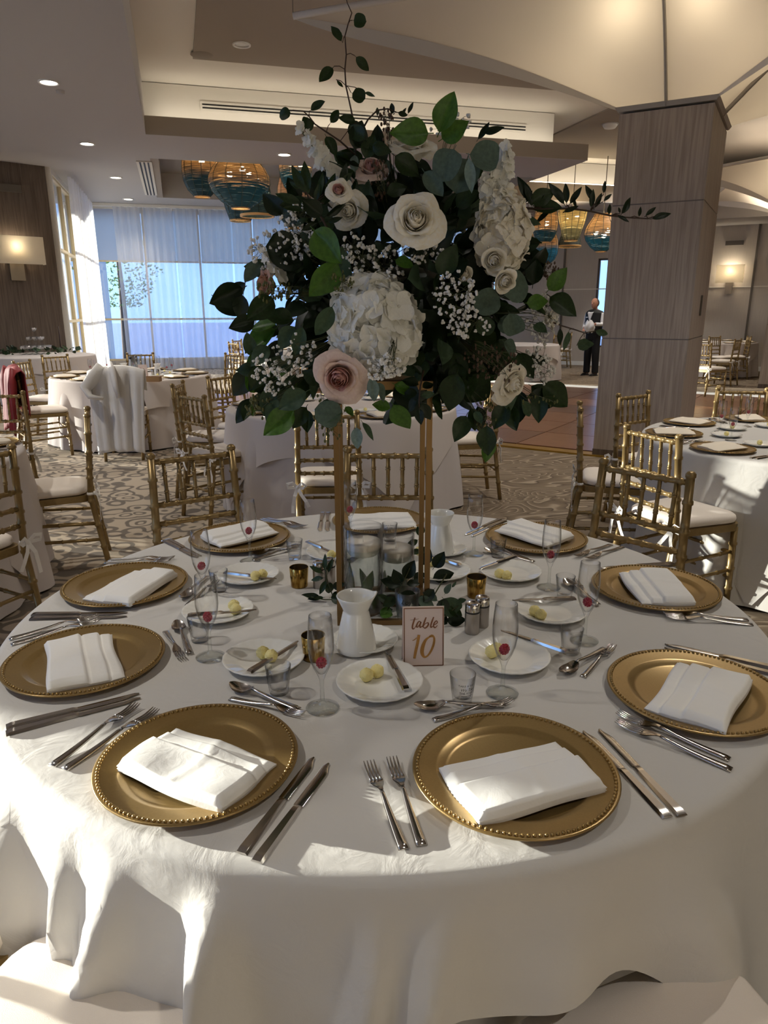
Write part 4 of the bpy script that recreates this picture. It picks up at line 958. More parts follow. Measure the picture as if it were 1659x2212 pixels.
# napkins: long edge from -> to (pixels) and the centre; pleats on the side the sign says
NP = {1: ((393, 1562), (590, 1632), (425, 1650), 1), 2: ((958, 1652), (1190, 1598), (1125, 1678), 1), 3: ((1478, 1427), (1403, 1530), (1512, 1497), -1), 4: ((1435, 1222), (1508, 1300), (1416, 1266), -1),
      5: ((1068, 1140), (1210, 1182), (1152, 1150), -1), 6: ((755, 1138), (893, 1132), (825, 1126), -1), 7: ((437, 1172), (598, 1134), (518, 1152), -1), 8: ((185, 1295), (310, 1225), (285, 1264), -1), 9: ((234, 1362), (264, 1468), (178, 1424), 1)}
for k in PL:
    c = RotT(*PL[k]); c.z = ZT + .0005
    P_charger.put(c, 0, 'gold beaded charger plate, ' + seat_txt(k), 'charger plate', 'gold chargers on the flower table')
    a, b, m_, sgn = NP[k]; A = atz(*a, ZT + .03); B = atz(*b, ZT + .03); ce = atz(*m_, ZT + .022); d = B - A; rz = math.atan2(d.y, d.x)
    # choose the side for the pleats: toward the named edge
    nrm = Vector((-math.sin(rz), math.cos(rz), 0)); e = ((A + B) / 2 - ce).dot(nrm)
    if e < 0: rz += math.pi
    if k == 4: rz += math.pi
    put_mesh('napkin', ME_nap[k % 3], (ce.x, ce.y, ZT + .0115), rz, 'folded white napkin on the charger, ' + seat_txt(k), 'napkin', 'folded napkins on the flower table')
FL = {1: (697, 1530), 2: (1085, 1498), 3: (1262, 1385), 4: (1185, 1270), 5: (1023, 1198), 6: (757, 1160), 7: (541, 1212), 8: (441, 1297), 9: (455, 1420)}
RB = {1: (692, 1437), 2: (1087, 1402), 3: (1271, 1300), 4: (1188, 1206), 5: (1024, 1138), 6: (755, 1111), 7: (541, 1154), 8: (440, 1230), 9: (448, 1341)}
for k, px in FL.items():
    p = atz(*px, ZT); P_flute.put((p.x, p.y, ZT + .0005), 0, 'champagne flute with a raspberry, ' + seat_txt(k), 'glass', 'flutes on the flower table')
    put_mesh('raspberry', ME_rasp, (p.x, p.y, ZT + .0965), k * 1.3, 'red raspberry inside the flute, ' + seat_txt(k), 'raspberry', 'raspberries in the flutes').rotation_euler = (.4 * math.sin(k), .5 * math.cos(2 * k), k)
SG = {1: (603, 1496), 2: (998, 1515), 3: (1232, 1410), 4: (1219, 1290), 5: (1075, 1203), 6: (842, 1168), 7: (637, 1206), 8: (474, 1276), 9: (432, 1384)}
face = {2: R(20), 1: R(-95), 9: R(-85), 3: R(75), 7: R(170), 5: R(150), 4: R(110), 6: R(190), 8: R(-120)}
for k, px in SG.items():
    p = atz(*px, ZT); P_shot.put((p.x, p.y, ZT + .0005), -CT + face[k], 'printed shot glass, ' + seat_txt(k), 'glass', 'shot glasses on the flower table')
BP = {1: (570, 1425), 2: (820, 1475), 3: (1100, 1421), 4: (1190, 1322), 5: (1103, 1237), 6: (950, 1235), 7: (722, 1194), 8: (536, 1243), 9: (471, 1321)}
BB = {1: ((568, 1412), (586, 1419)), 2: ((792, 1460), (815, 1452)), 3: ((1062, 1410), (1073, 1404)), 4: ((1155, 1322), (1168, 1330)), 5: ((1079, 1241), (1095, 1245)), 6: ((905, 1192), (930, 1215)), 7: ((716, 1200), (736, 1201)), 8: ((552, 1246), (567, 1242)), 9: ((505, 1309), (509, 1318))}
BK = {1: ((535, 1468), (648, 1397)), 2: ((880, 1508), (832, 1418)), 3: ((1208, 1416), (1095, 1378)), 4: ((1252, 1304), (1096, 1308)), 5: ((1114, 1211), (1032, 1240)), 6: ((985, 1228), (915, 1205)), 7: ((662, 1178), (730, 1208)), 8: ((487, 1247), (596, 1262)), 9: ((398, 1342), (563, 1329))}
for k, px in BP.items():
    p = atz(*px, ZT + .008); put_mesh('bread_plate', ME_plate, (p.x, p.y, ZT + .0005), 0, 'white bread plate with butter, ' + seat_txt(k), 'plate', 'bread plates on the flower table')
    for q in BB[k]:
        t = atz(*q, ZT + .017); put_mesh('butter_ball', ME_butter, (t.x, t.y, ZT + .0195), q[0], 'pale butter ball on the bread plate, ' + seat_txt(k), 'butter', 'butter balls')
    h, t = BK[k]; lay(P_bknife, 'butter_knife', h, t, .165, 'small butter knife across the bread plate, ' + seat_txt(k), 'knife', 'butter knives', dz=.0165)
FK = {1: (((107, 1655), (300, 1522)), ((130, 1665), (345, 1533))), 2: (((880, 1848), (792, 1640)), ((917, 1838), (842, 1632))), 3: (((1587, 1642), (1325, 1540)), ((1589, 1664), (1325, 1560))),
      4: (((1610, 1337), (1437, 1327)), ((1618, 1347), (1445, 1335))), 5: (((1313, 1178), (1250, 1202)), ((1338, 1183), (1275, 1207))), 6: (((942, 1113), (948, 1141)), ((955, 1113), (958, 1141))), 7: (((568, 1121), (640, 1140)), ((580, 1120), (656, 1138))),
      8: (((230, 1214), (366, 1213)), ((236, 1209), (376, 1207))), 9: (((16, 1380), (215, 1332)), ((18, 1392), (222, 1340)))}
KN = {1: (((523, 1838), (678, 1637)), ((556, 1856), (710, 1650))), 2: (((1440, 1760), (1264, 1579)), ((1472, 1757), (1298, 1575))), 3: (((1675, 1442), (1450, 1392)), ((1675, 1456), (1450, 1400))), 4: (((1446, 1220), (1296, 1230)), ((1452, 1216), (1300, 1225))),
      5: (((1078, 1122), (1006, 1153)), ((1090, 1124), (1018, 1157))), 6: (((697, 1107), (690, 1145)), ((709, 1107), (706, 1145))), 7: (((352, 1165), (428, 1205)), ((360, 1162), (436, 1203))), 8: (((64, 1335), (275, 1331)), ((74, 1326), (270, 1323))), 9: (((14, 1582), (302, 1507)), ((16, 1568), (298, 1498)))}
for k in FK:
    for j, (h, t) in enumerate(FK[k]): lay(ME_fork, 'dinner_fork', h, t, .2, '%s dinner fork beside the charger, %s' % (('outer', 'inner')[j], seat_txt(k)), 'fork', 'dinner forks on the flower table')
    for j, (h, t) in enumerate(KN[k]): lay(P_knife, 'dinner_knife', h, t, .235, '%s dinner knife beside the charger, %s' % (('inner', 'outer')[j], seat_txt(k)), 'knife', 'dinner knives on the flower table')
DS = {1: ((652, 1536), (492, 1480)), 2: ((1082, 1524), (903, 1529)), 3: ((1296, 1408), (1222, 1452)), 4: ((1282, 1300), (1228, 1262)), 5: ((1150, 1214), (1050, 1190)), 7: ((625, 1182), (565, 1196)), 8: ((440, 1252), (400, 1290)), 9: ((411, 1417), (380, 1342))}
DFk = {1: ((482, 1503), (676, 1551)), 2: ((908, 1560), (1132, 1510)), 3: ((1245, 1474), (1336, 1386)), 4: ((1295, 1320), (1234, 1246)), 5: ((1158, 1213), (1036, 1174)), 7: ((560, 1205), (632, 1186)), 8: ((412, 1300), (462, 1262)), 9: ((358, 1362), (392, 1425))}
for k in DS:
    h, t = DS[k]; lay(ME_spoon, 'dessert_spoon', h, t, .175, 'dessert spoon above the charger, ' + seat_txt(k), 'spoon', 'dessert spoons', dz=.004)
    h, t = DFk[k]; lay(ME_dfork, 'dessert_fork', h, t, .168, 'dessert fork crossed with the spoon, ' + seat_txt(k), 'fork', 'dessert forks')
# ---- centre pieces
def votive():
    m = MB().lathe([(0, .0), (.0225, .0), (.0235, .004), (.0235, .012), (.0262, .055), (.0255, .0562), (.0248, .055)], 32)
    i = MB().lathe([(.0248, .055), (.022, .012), (.0, .011)], 32)
    root = empty('votive_holder'); m.build('glass', mercury, root); i.build('lining', mercury_in, root); MB().lathe([(.0215, .012), (.0218, .022), (0, .022)], 24).build('candle', wax_m, root); return root
P_vot = Proto(votive())
for px, l in (((647, 1266), 'gold mercury votive holder between butter plates, on its own'), ((1028, 1288), 'gold mercury votive holder behind the salt and pepper shakers'), ((678, 1422), 'gold mercury votive holder next to the pitcher saucer')):
    p = atz(*px, ZT); P_vot.put((p.x, p.y, ZT + .0005), 0, l, 'candle holder', 'gold votives')
def pitcher():
    def fn(u, v):
        prof = [(.0, .0), (.044, .0), (.0455, .003), (.043, .02), (.0375, .05), (.0295, .086), (.0275, .092), (.0300, .098), (.0375, .115), (.0425, .126), (.0415, .1275), (.0385, .126), (.029, .102), (.025, .093), (.0265, .08), (.034, .04), (.039, .008), (0, .006)]
        k = v * (len(prof) - 1); i = min(int(k), len(prof) - 2); f = k - i; r = prof[i][0] * (1 - f) + prof[i + 1][0] * f; z = prof[i][1] * (1 - f) + prof[i + 1][1] * f
        a = u * 2 * math.pi; s = math.exp(-((a - math.pi) / .35) ** 2) * smoothstep(.1, .127, z); r *= 1 + .12 * s; z += .008 * s
        return (r * math.cos(a), r * math.sin(a), z)
    root = empty('milk_pitcher'); MB().grid(fn, 40, 34, closeu=True).build('body', porcelain, root); return root
P_pit = Proto(pitcher()); ME_sau = bread_plate(.074).mesh('saucer', porcelain)
for pb, ps, rz, l in (((770, 1400), (789, 1387), R(165), 'beside the table 10 card'), ((950, 1192), (957, 1190), R(-20), 'on the far side of the floating candles')):
    s = atz(*ps, ZT + .006); put_mesh('saucer', ME_sau, (s.x, s.y, ZT + .0005), 0, 'white saucer under the pitcher ' + l, 'saucer', 'pitcher saucers')
    p = atz(*pb, ZT + .006); P_pit.put((p.x, p.y, ZT + .0062), rz, 'white waisted porcelain pitcher ' + l, 'pitcher', 'white pitchers')
def shaker():
    root = empty('salt_shaker'); MB().lathe([(0, 0), (.0165, 0), (.0172, .002), (.0172, .052)], 28).build('body', steel_brushed, root, sharp=40)
    MB().lathe([(.0175, .052), (.0175, .056)], 28).build('band', dark_band, root); MB().lathe([(.0172, .056), (.0172, .071), (.0155, .0745), (.012, .0745), (.010, .0725), (0, .0735)], 28).build('cap', steel, root); return root
P_sh = Proto(shaker())
for px, l in (((1019, 1366), 'steel pepper shaker standing in front of its twin'), ((1040, 1352), 'steel salt shaker standing behind its twin'), ((690, 1268), 'steel shaker half hidden by ruscus leaves'), ((712, 1262), 'steel shaker behind the leaves next to the stand leg')):
    p = atz(*px, ZT); P_sh.put((p.x, p.y, ZT + .0005), 0, l, 'shaker', 'salt and pepper shakers')
def candle_vase(r, h, wl, label, px, cut):
    p = atz(*px, ZT); root = empty('candle_cylinder', (p.x, p.y, ZT + .0005)); tag(root, label, 'vase')
    MB().lathe([(0, 0), (r - .002, 0), (r, .003), (r, h), (r - .0012, h + .0012), (r - .003, h), (r - .003, .008), (0, .008)], 40).build('glass', glass_m, root)
    MB().lathe([(0, .0085), (r - .0032, .0085), (r - .0032, wl), (0, wl)], 40).build('water', water_m, root)
    m = MB()
    for a, z0, z1, w in cut:
        pts = [(.7 * r * math.cos(a + .8 * t), .7 * r * math.sin(a + .8 * t), z0 + (z1 - z0) * t) for t in (0, .25, .5, .75, 1)]
        m.tube(pts, [.001, w * .7, w * .8, w * .5, .001], 6, flat=.1)
    m.build('sunk_leaf', leaf_green, root)
    c = empty('floating_candle', (p.x, p.y, ZT + wl - .018)); tag(c, 'ivory floating candle in the ' + ('taller' if h > .19 else 'shorter') + ' glass cylinder', 'candle')
    MB().lathe([(0, 0), (r * .72, .002), (r * .86, .012), (r * .9, .03), (r * .88, .036), (r * .5, .034), (0, .033)], 32).build('wax', wax_m, c); MB().tube([(0, 0, .032), (.001, 0, .048)], .0011, 6).build('wick', wick_m, c)
candle_vase(.049, .222, .168, 'taller glass cylinder of water with a floating candle', (786, 1318), ((2.2, .03, .13, .012), (4.4, .05, .115, .02), (.8, .02, .1, .015), (5.2, .01, .05, .022), (3.4, .01, .04, .02)))
candle_vase(.047, .182, .13, 'shorter glass cylinder of water with a floating candle', (855, 1297), ((2.6, .02, .09, .014), (4.8, .03, .1, .016), (1.2, .01, .06, .02)))
pg = atz(880, 1333, ZT); root = empty('glass_tumbler', (pg.x, pg.y, ZT + .0005)); tag(root, 'small glass tumbler with script print behind the table card', 'glass')
MB().lathe([(0, 0), (.026, 0), (.027, .004), (.0315, .07), (.0305, .0705), (.030, .07), (.0255, .008), (0, .008)], 32).build('glass', glass_mat('frosted_glass', (.86, .88, .86), .12, .7, .5, .3), root)
v, f = bend_text('Love', .018, lambda z: .027 + .0045 * (z - .004) / .066, .045, -math.pi / 2 - CT, 0, .35); MB().add(v, f).build('black_print', ink_m, root, smooth=False)
# table number card (folded tent) with foil lettering drawn as brush strokes
def stroke(m, pts, w, y=-.0006, n=5):
    """flat brush stroke in the XZ plane; pts = (x, z[, width factor])"""
    P = []
    k = len(pts)
    for i in range(k - 1):
        p0 = pts[max(0, i - 1)]; p1 = pts[i]; p2 = pts[i + 1]; p3 = pts[min(k - 1, i + 2)]
        for j in range(n):
            t = j / n
            P.append(tuple(.5 * (2 * b + (c - a) * t + (2 * a - 5 * b + 4 * c - d) * t * t + (-a + 3 * b - 3 * c + d) * t ** 3) for a, b, c, d in zip(p0, p1, p2, p3)))
    P.append(pts[-1]); vs = []
    for i, p in enumerate(P):
        q0 = P[max(0, i - 1)]; q1 = P[min(len(P) - 1, i + 1)]; dx, dz = q1[0] - q0[0], q1[1] - q0[1]; L = math.hypot(dx, dz) or 1
        h = w * max(.12, p[2]) / 2; vs += [(p[0] - dz / L * h, y, p[1] + dx / L * h), (p[0] + dz / L * h, y, p[1] - dx / L * h)]
    m.add(vs, [(2 * i, 2 * i + 1, 2 * i + 3, 2 * i + 2) for i in range(len(P) - 1)])
ca = atz(871, 1440, ZT); cb = atz(958, 1438, ZT); cm = (ca + cb) / 2; crz = math.atan2(cb.y - ca.y, cb.x - ca.x)
card = empty('table_number_card', (cm.x, cm.y, ZT + .0005), crz); tag(card, 'blush tent card with gold lettering reading table 10', 'table card')
CWd, CHt = .088, .131; tl = math.radians(8)
Mfr = Matrix.Rotation(-tl, 4, 'X'); Mbk = Tr(0, .0365, 0) @ Matrix.Rotation(tl, 4, 'X')
MB().box((0, .0005, CHt / 2), (CWd, .001, CHt), Mfr).build('front_leaf', card_m, card, smooth=False); MB().box((0, -.0005, CHt / 2), (CWd, .001, CHt), Mbk).build('back_leaf', card_m, card, smooth=False)
def uv(x, y): return ((x - 645) / 1050 * CWd, (1775 - y) / 1490 * (CHt * .985) + .001)  # crop pixels of the photographed card to card plane
b = MB(); X0, Z0 = uv(160, 1775); X1, Z1 = uv(1148, 322)
for a, c in (((X0, Z0), (X1, Z0)), ((X1, Z0), (X1, Z1)), ((X1, Z1), (X0, Z1)), ((X0, Z1), (X0, Z0))): stroke(b, [(*a, 1), (*c, 1)], .0019)
b.add([], []); o = b.build('foil_border', foil_dark, card, smooth=False); o.matrix_local = Mfr
def S(m, pts, w): stroke(m, [(*uv(x, y), k) for x, y, k in pts], w)
t = MB()
S(t, [(435, 550, .7), (405, 640, 1), (370, 760, 1), (375, 830, 1), (420, 820, .5), (470, 730, .25)], .0034); S(t, [(310, 612, .3), (430, 600, .5), (535, 582, .2)], .002)
S(t, [(585, 672, .5), (535, 650, .6), (490, 710, 1), (470, 780, 1), (510, 785, .6), (560, 700, .4), (588, 665, .6)], .0034); S(t, [(588, 665, .9), (560, 740, 1), (565, 800, .9), (620, 770, .4)], .0032)
S(t, [(715, 550, .7), (680, 640, 1), (640, 760, 1), (635, 790, .6), (690, 715, .4), (765, 690, .8), (760, 760, 1), (690, 822, .8), (645, 795, .4)], .0034); S(t, [(765, 740, .4), (800, 735, .3)], .002)
S(t, [(908, 545, .7), (870, 640, 1), (835, 750, 1), (840, 805, .9), (900, 770, .4)], .0034)
S(t, [(890, 745, .4), (950, 730, .6), (1000, 685, .7), (975, 645, .7), (920, 700, 1), (905, 780, 1), (945, 815, .8), (1005, 755, .3)], .0032)
o = t.build('lettering', foil_dark, card, smooth=False); o.matrix_local = Mfr
t = MB(); S(t, [(365, 1132, .3), (420, 1110, .5), (475, 1060, .5)], .0035); S(t, [(532, 990, .95), (500, 1180, 1), (450, 1400, 1), (415, 1590, .85)], .0062)
S(t, [(880, 1040, .5), (800, 1050, .5), (700, 1130, .9), (630, 1290, 1.25), (610, 1440, 1.25), (660, 1550, .8), (740, 1535, .6), (830, 1420, .75), (905, 1240, .8), (920, 1090, .7), (870, 1010, .55), (790, 1040, .4)], .0062)
o = t.build('number', foil_m, card, smooth=False); o.matrix_local = Mfr
# ------------------------------------------------------------------ stand and flower arrangement
s00 = atz(729, 1352, ZT); s10 = atz(927, 1350, ZT); SS = (s10 - s00).length; SH = .575
_e = (s10 - s00).normalized(); SC = (s00 + s10) / 2 + Vector((-_e.y, _e.x, 0)) * SS / 2; SROT = math.atan2(_e.y, _e.x)
stand = empty('flower_stand', (SC.x, SC.y, ZT + .0005), SROT); tag(stand, 'tall open gold metal frame holding the flowers', 'stand')
h = SS / 2; b = .0125
for sx in (-1, 1):
    for sy in (-1, 1): MB().box((sx * (h - b / 2), sy * (h - b / 2), SH / 2), (b, b, SH)).build('upright', gold_stand, stand, smooth=False)
for z in (b / 2, SH - b / 2):
    for s in (-1, 1):
        MB().box((0, s * (h - b / 2), z), (SS - 2 * b, b, b)).build('rail', gold_stand, stand, smooth=False); MB().box((s * (h - b / 2), 0, z), (b, SS - 2 * b, b)).build('rail', gold_stand, stand, smooth=False)
MB().box((0, 0, SH + .003), (SS, SS, .006)).build('top_plate', gold_stand, stand, smooth=False)
MB().box((0, 0, SH + .02), (SS * .7, SS * .7, .03)).build('flower_tray', mat('pale_wood_tray', (186, 150, 104), .6), stand, smooth=False)
SD = SC.dot(FH); rnd = random.Random(42)
def fp(u, v, dd=0.0): return atd(u, v, SD + dd)
K = fp(875, 615); ARR0 = Vector((SC.x, SC.y, ZT + SH + .036))
arr = empty('flower_arrangement', ARR0); tag(arr, 'large arrangement of white roses, hydrangea and eucalyptus on the gold stand', 'flowers')
def loc(M):  # world matrix to child-of-arrangement matrix
    return Tr(-ARR0.x, -ARR0.y, -ARR0.z) @ M
# leaves ------------------------------------------------------------
def leaf_mesh(kind, bend, fold, seed):
    rr = random.Random(seed); m = MB(); ph = rr.uniform(0, 6)
    W = {'s': .30, 'r': .46, 'l': .155, 'o': .25}[kind]
    def w(t):
        if kind == 'r': return W * math.sqrt(max(0, 1 - (2 * t - 1) ** 2)) * (1 + .06 * math.sin(5 * t + ph))
        if kind == 'o': return W * math.sin(math.pi * t ** .85) ** .75
        if kind == 's': return W * (math.sin(math.pi * t ** .8) ** .8) * (1 - .25 * t ** 4)
        return W * math.sin(math.pi * t ** .85) ** .9
    def fn(u, v):
        t = v; x = (2 * u - 1); ww = max(w(t), .0008); z = -bend * t * t + fold * abs(x) * ww * 2 + .02 * math.sin(9 * t + 3 * x + ph) * abs(x)
        return (x * ww, .1 + .9 * t, z)
    m.grid(fn, 6, 10); m.tube([(0, -.02, .004), (0, .12, .0)], .011, 4)
    m.tube([(0, .1, -.004), (0, .5, -bend * .16 - .004), (0, .95, -bend * .81 - .002)], [.009, .006, .002], 4)
    return m
LM = {}
def leaf_me(kind, ma, k):
    key = (kind, ma, k % 3)
    if key not in LM: LM[key] = leaf_mesh(kind, (.08, .22, -.12)[k % 3], (.18, .1, .3)[k % 3], k % 3 + 7).mesh('leaf', LEAFM[ma])
    return LM[key]
def leaf(base, tip, kind='s', ma='d', parent=None, nrm=None, name='leaf', inv=None):
    d = tip - base; L = d.length; y = d.normalized(); n = nrm if nrm is not None else (O - base).normalized()
    n = n + Vector((rnd.uniform(-.45, .45), rnd.uniform(-.45, .45), rnd.uniform(-.2, .6))); x = y.cross(n)
    x = x.normalized() if x.length > 1e-5 else y.orthogonal().normalized()
    z = x.cross(y); M = Matrix((x, y, z)).transposed().to_4x4() @ Matrix.Scale(L, 4); M.translation = base
    return obj(name, leaf_me(kind, ma, rnd.randrange(3)), parent or arr, (inv @ M) if inv is not None else loc(M))
LV = '''945 295 983 202 s g -.2|935 288 843 286 s g -.22|948 305 1012 262 s g -.18|847 332 908 378 s d -.2|792 305 752 268 s d -.15|800 312 842 330 s d -.15|762 300 800 330 o d -.12|985 315 948 386 r e -.24|1008 332 1074 348 r e -.26|1012 335 985 415 r e -.22|1012 332 1019 418 l p -.27|912 365 957 428 o e -.22|1040 288 1086 276 l k -.14|1030 305 1056 262 l k -.12|945 602 987 528 s d -.27|945 602 968 690 s k -.24|850 560 894 572 s g -.25|672 490 742 572 s g -.27|738 562 668 642 s g -.28|738 572 686 642 o f -.26|598 640 530 692 s d -.2|602 700 540 708 s g -.16|602 705 536 768 s g -.14|532 618 452 655 s k -.1|526 632 516 692 s k -.12|534 606 492 652 o k -.08|458 638 522 682 s k -.06|642 592 596 562 s k -.15|562 562 528 612 o e -.12|602 582 662 560 s k -.16|722 656 680 722 o f -.3|642 700 600 756 s f -.22|655 700 640 766 o f -.24|548 775 534 716 o f -.15|642 882 568 940 s g -.22|602 855 580 928 o f -.2|592 826 574 898 o f -.18|668 842 600 884 s f -.24|562 850 528 800 s g -.1|546 868 545 903 l g -.14|742 906 682 884 r e -.3|738 872 690 905 r f -.28|800 812 806 868 o p -.32|812 822 832 868 o e -.31|770 918 772 970 o p -.3|780 908 810 948 l f -.26|745 876 762 902 o g -.25|848 882 804 876 s g -.22|846 868 884 932 s g -.2|848 828 892 852 s g -.2|990 798 964 892 s d -.2|1004 800 1012 862 s d -.16|1010 892 984 952 s d -.18|1024 886 1040 918 o f -.2|1052 912 1053 986 s d -.2|1056 940 1050 1000 s g -.18|1098 866 1066 928 s d -.16|1096 868 1118 930 s d -.15|1126 862 1140 898 o f -.16|1166 848 1163 914 s d -.14|1168 822 1228 880 s d -.12|1132 655 1188 650 s g -.14|1180 632 1226 580 s g -.12|1182 636 1246 682 s d -.1|1150 622 1158 554 s k -.08|1084 642 1142 598 r e -.24|1086 640 1024 664 r e -.25|1098 672 1118 718 r e -.24|1112 716 1080 688 r e -.22|1086 736 1112 768 r e -.22|1150 700 1182 722 s f -.12|1058 680 1040 724 r f -.2|880 640 935 600 s k -.2|700 470 650 430 s k -.2|720 690 660 650 s k -.15|660 770 720 745 s k -.2|1020 760 960 730 s k -.18|980 450 1030 410 s d -.15|830 420 880 400 s d -.14|770 430 820 470 s k -.14|700 560 640 540 s k -.1|860 740 930 720 s k -.1|1000 520 1030 570 s k -.15|760 520 700 500 s k -.12|930 500 990 470 s k -.12|640 800 580 780 s f -.16|700 830 650 800 s d -.2|930 790 1000 830 s k -.1|880 350 940 390 s k -.12|760 360 720 330 s d -.1|1060 600 1010 560 s k -.12|1110 520 1150 560 s k 0'''
for r_ in LV.split('|'):
    q = r_.split(); u0, v0, u1, v1 = map(float, q[:4]); dd = float(q[6]); bse = fp(u0, v0, dd); leaf(bse, fp(u1, v1, dd + rnd.uniform(-.03, .02)), q[4], q[5])
for (x0, x1, y0, y1, n, dd, mats_) in ((545, 690, 690, 890, 26, -.13, 'dfgkd'), (760, 960, 310, 440, 12, -.1, 'kdkk'), (960, 1150, 720, 880, 16, -.12, 'kdfd'), (600, 720, 420, 560, 8, -.1, 'kdk')):
    for k in range(n):
        u, v = rnd.uniform(x0, x1), rnd.uniform(y0, y1); a = math.atan2(v - 620, u - 875) + rnd.uniform(-.9, .9); L = rnd.uniform(48, 78); q = dd + rnd.uniform(-.05, .05)
        leaf(fp(u, v, q), fp(u + L * math.cos(a), v + L * math.sin(a), q + rnd.uniform(-.03, .02)), rnd.choice('ssso'), rnd.choice(mats_))
# dense inner foliage around the foam
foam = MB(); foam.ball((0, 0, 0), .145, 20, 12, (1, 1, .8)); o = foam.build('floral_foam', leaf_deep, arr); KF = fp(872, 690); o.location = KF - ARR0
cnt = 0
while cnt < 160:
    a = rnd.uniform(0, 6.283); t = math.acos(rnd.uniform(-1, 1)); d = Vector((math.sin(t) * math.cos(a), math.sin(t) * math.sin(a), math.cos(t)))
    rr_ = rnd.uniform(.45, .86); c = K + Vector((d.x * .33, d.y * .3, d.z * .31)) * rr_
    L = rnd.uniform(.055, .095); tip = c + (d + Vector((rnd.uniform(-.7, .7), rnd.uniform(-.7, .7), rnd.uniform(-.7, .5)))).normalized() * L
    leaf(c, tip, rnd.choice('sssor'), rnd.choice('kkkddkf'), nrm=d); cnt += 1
fill = MB(); vv = {}
for k in range(330):
    a = rnd.uniform(0, 6.283); t = math.acos(rnd.uniform(-1, 1)); d = Vector((math.sin(t) * math.cos(a), math.sin(t) * math.sin(a), math.cos(t)))
    c = K + Vector((d.x * .33, d.y * .28, d.z * .30 - .01)) * rnd.uniform(.25, .8); L = rnd.uniform(.06, .1); y = (d + Vector((rnd.uniform(-.9, .9), rnd.uniform(-.9, .9), rnd.uniform(-.9, .7)))).normalized()
    x = y.cross(d + Vector((rnd.uniform(-.5, .5), rnd.uniform(-.5, .5), .1))).normalized(); M = Matrix((x, y, x.cross(y))).transposed().to_4x4() @ Matrix.Scale(L, 4); M.translation = c - ARR0
    kk = rnd.choice('sssro')
    if kk not in vv: vv[kk] = leaf_mesh(kk, .12, .15, 3)
    fill.cur = rnd.choice((0, 0, 0, 1, 2)); fill.add(vv[kk].v, vv[kk].f, M)
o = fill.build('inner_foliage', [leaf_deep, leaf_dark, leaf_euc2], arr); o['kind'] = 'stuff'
# branches with leaves as sub-parts ------------------------------------
def branch(name, stem_px, leaves, dd, label, rad=.0016, sm=None):
    pts = [fp(*p, dd + .0 * i) for i, p in enumerate(stem_px)]; m = MB(); m.tube([p - ARR0 for p in pts], [rad * (1.2 - .7 * i / len(pts)) for i in range(len(pts))], 6)
    st = m.build(name, sm or stem_br, arr); st['label'] = label
    for u0, v0, u1, v1, kd, ma in leaves:
        p0 = fp(u0, v0, dd); q = min(pts, key=lambda p: (p - p0).length); tip = fp(u1, v1, dd + rnd.uniform(-.012, .012))
        leaf(p0, tip, kd, ma, parent=st, inv=Tr(-ARR0.x, -ARR0.y, -ARR0.z))
        if (q - p0).length > .008:
            mm = MB(); mm.tube([q - ARR0, (q + p0) / 2 - ARR0 + Vector((0, 0, .003)), p0 - ARR0], rad * .5, 5); mm.build('leaf_stalk', sm or stem_br, st)
branch('eucalyptus_branch', [(768, 345), (769, 290), (758, 235), (747, 185), (745, 150), (748, 118), (745, 78), (752, 52), (760, 28), (750, 6), (742, -25)],
       [(761, 44, 791, 46, 'r', 'd'), (740, 78, 714, 55, 'l', 'd'), (740, 92, 716, 58, 'o', 'd'), (766, 120, 798, 152, 'o', 'd'), (722, 143, 689, 180, 'o', 'd'), (758, 200, 789, 214, 'r', 'd'), (786, 199, 810, 208, 'l', 'f'), (726, 172, 742, 190, 'l', 'd'), (748, 2, 744, -20, 'o', 'd'), (760, 300, 772, 262, 'r', 'd')], -.06, 'thin eucalyptus twig rising high above the arrangement')
branch('eucalyptus_branch', [(768, 335), (735, 305), (705, 285), (680, 268), (668, 252), (655, 240), (632, 238)],
       [(630, 241, 602, 250, 'r', 'd'), (668, 240, 704, 222, 'o', 'd'), (664, 250, 662, 283, 'r', 'd'), (712, 268, 734, 236, 'o', 'd'), (702, 290, 727, 336, 'o', 'd'), (772, 262, 731, 258, 'o', 'd'), (766, 330, 764, 374, 'o', 'p')], -.1, 'eucalyptus twig reaching out beside the white stock')
branch('eucalyptus_branch', [(780, 285), (795, 258), (815, 238), (838, 235), (858, 243)], [(815, 252, 816, 228, 'l', 'f'), (858, 243, 880, 250, 'o', 'd'), (850, 248, 845, 222, 'o', 'k'), (866, 250, 878, 232, 'l', 'k'), (880, 248, 893, 222, 'l', 'k')], -.12, 'short arched eucalyptus twig near the top')
branch('eucalyptus_branch', [(1190, 695), (1215, 704), (1245, 713), (1262, 719), (1285, 715)], [(1210, 705, 1210, 748, 'l', 'k'), (1230, 712, 1218, 758, 'l', 'f'), (1262, 728, 1260, 758, 'r', 'f'), (1246, 746, 1282, 744, 'o', 'f'), (1284, 714, 1312, 721, 'o', 'f')], -.05, 'eucalyptus twig hanging toward the waiter side')
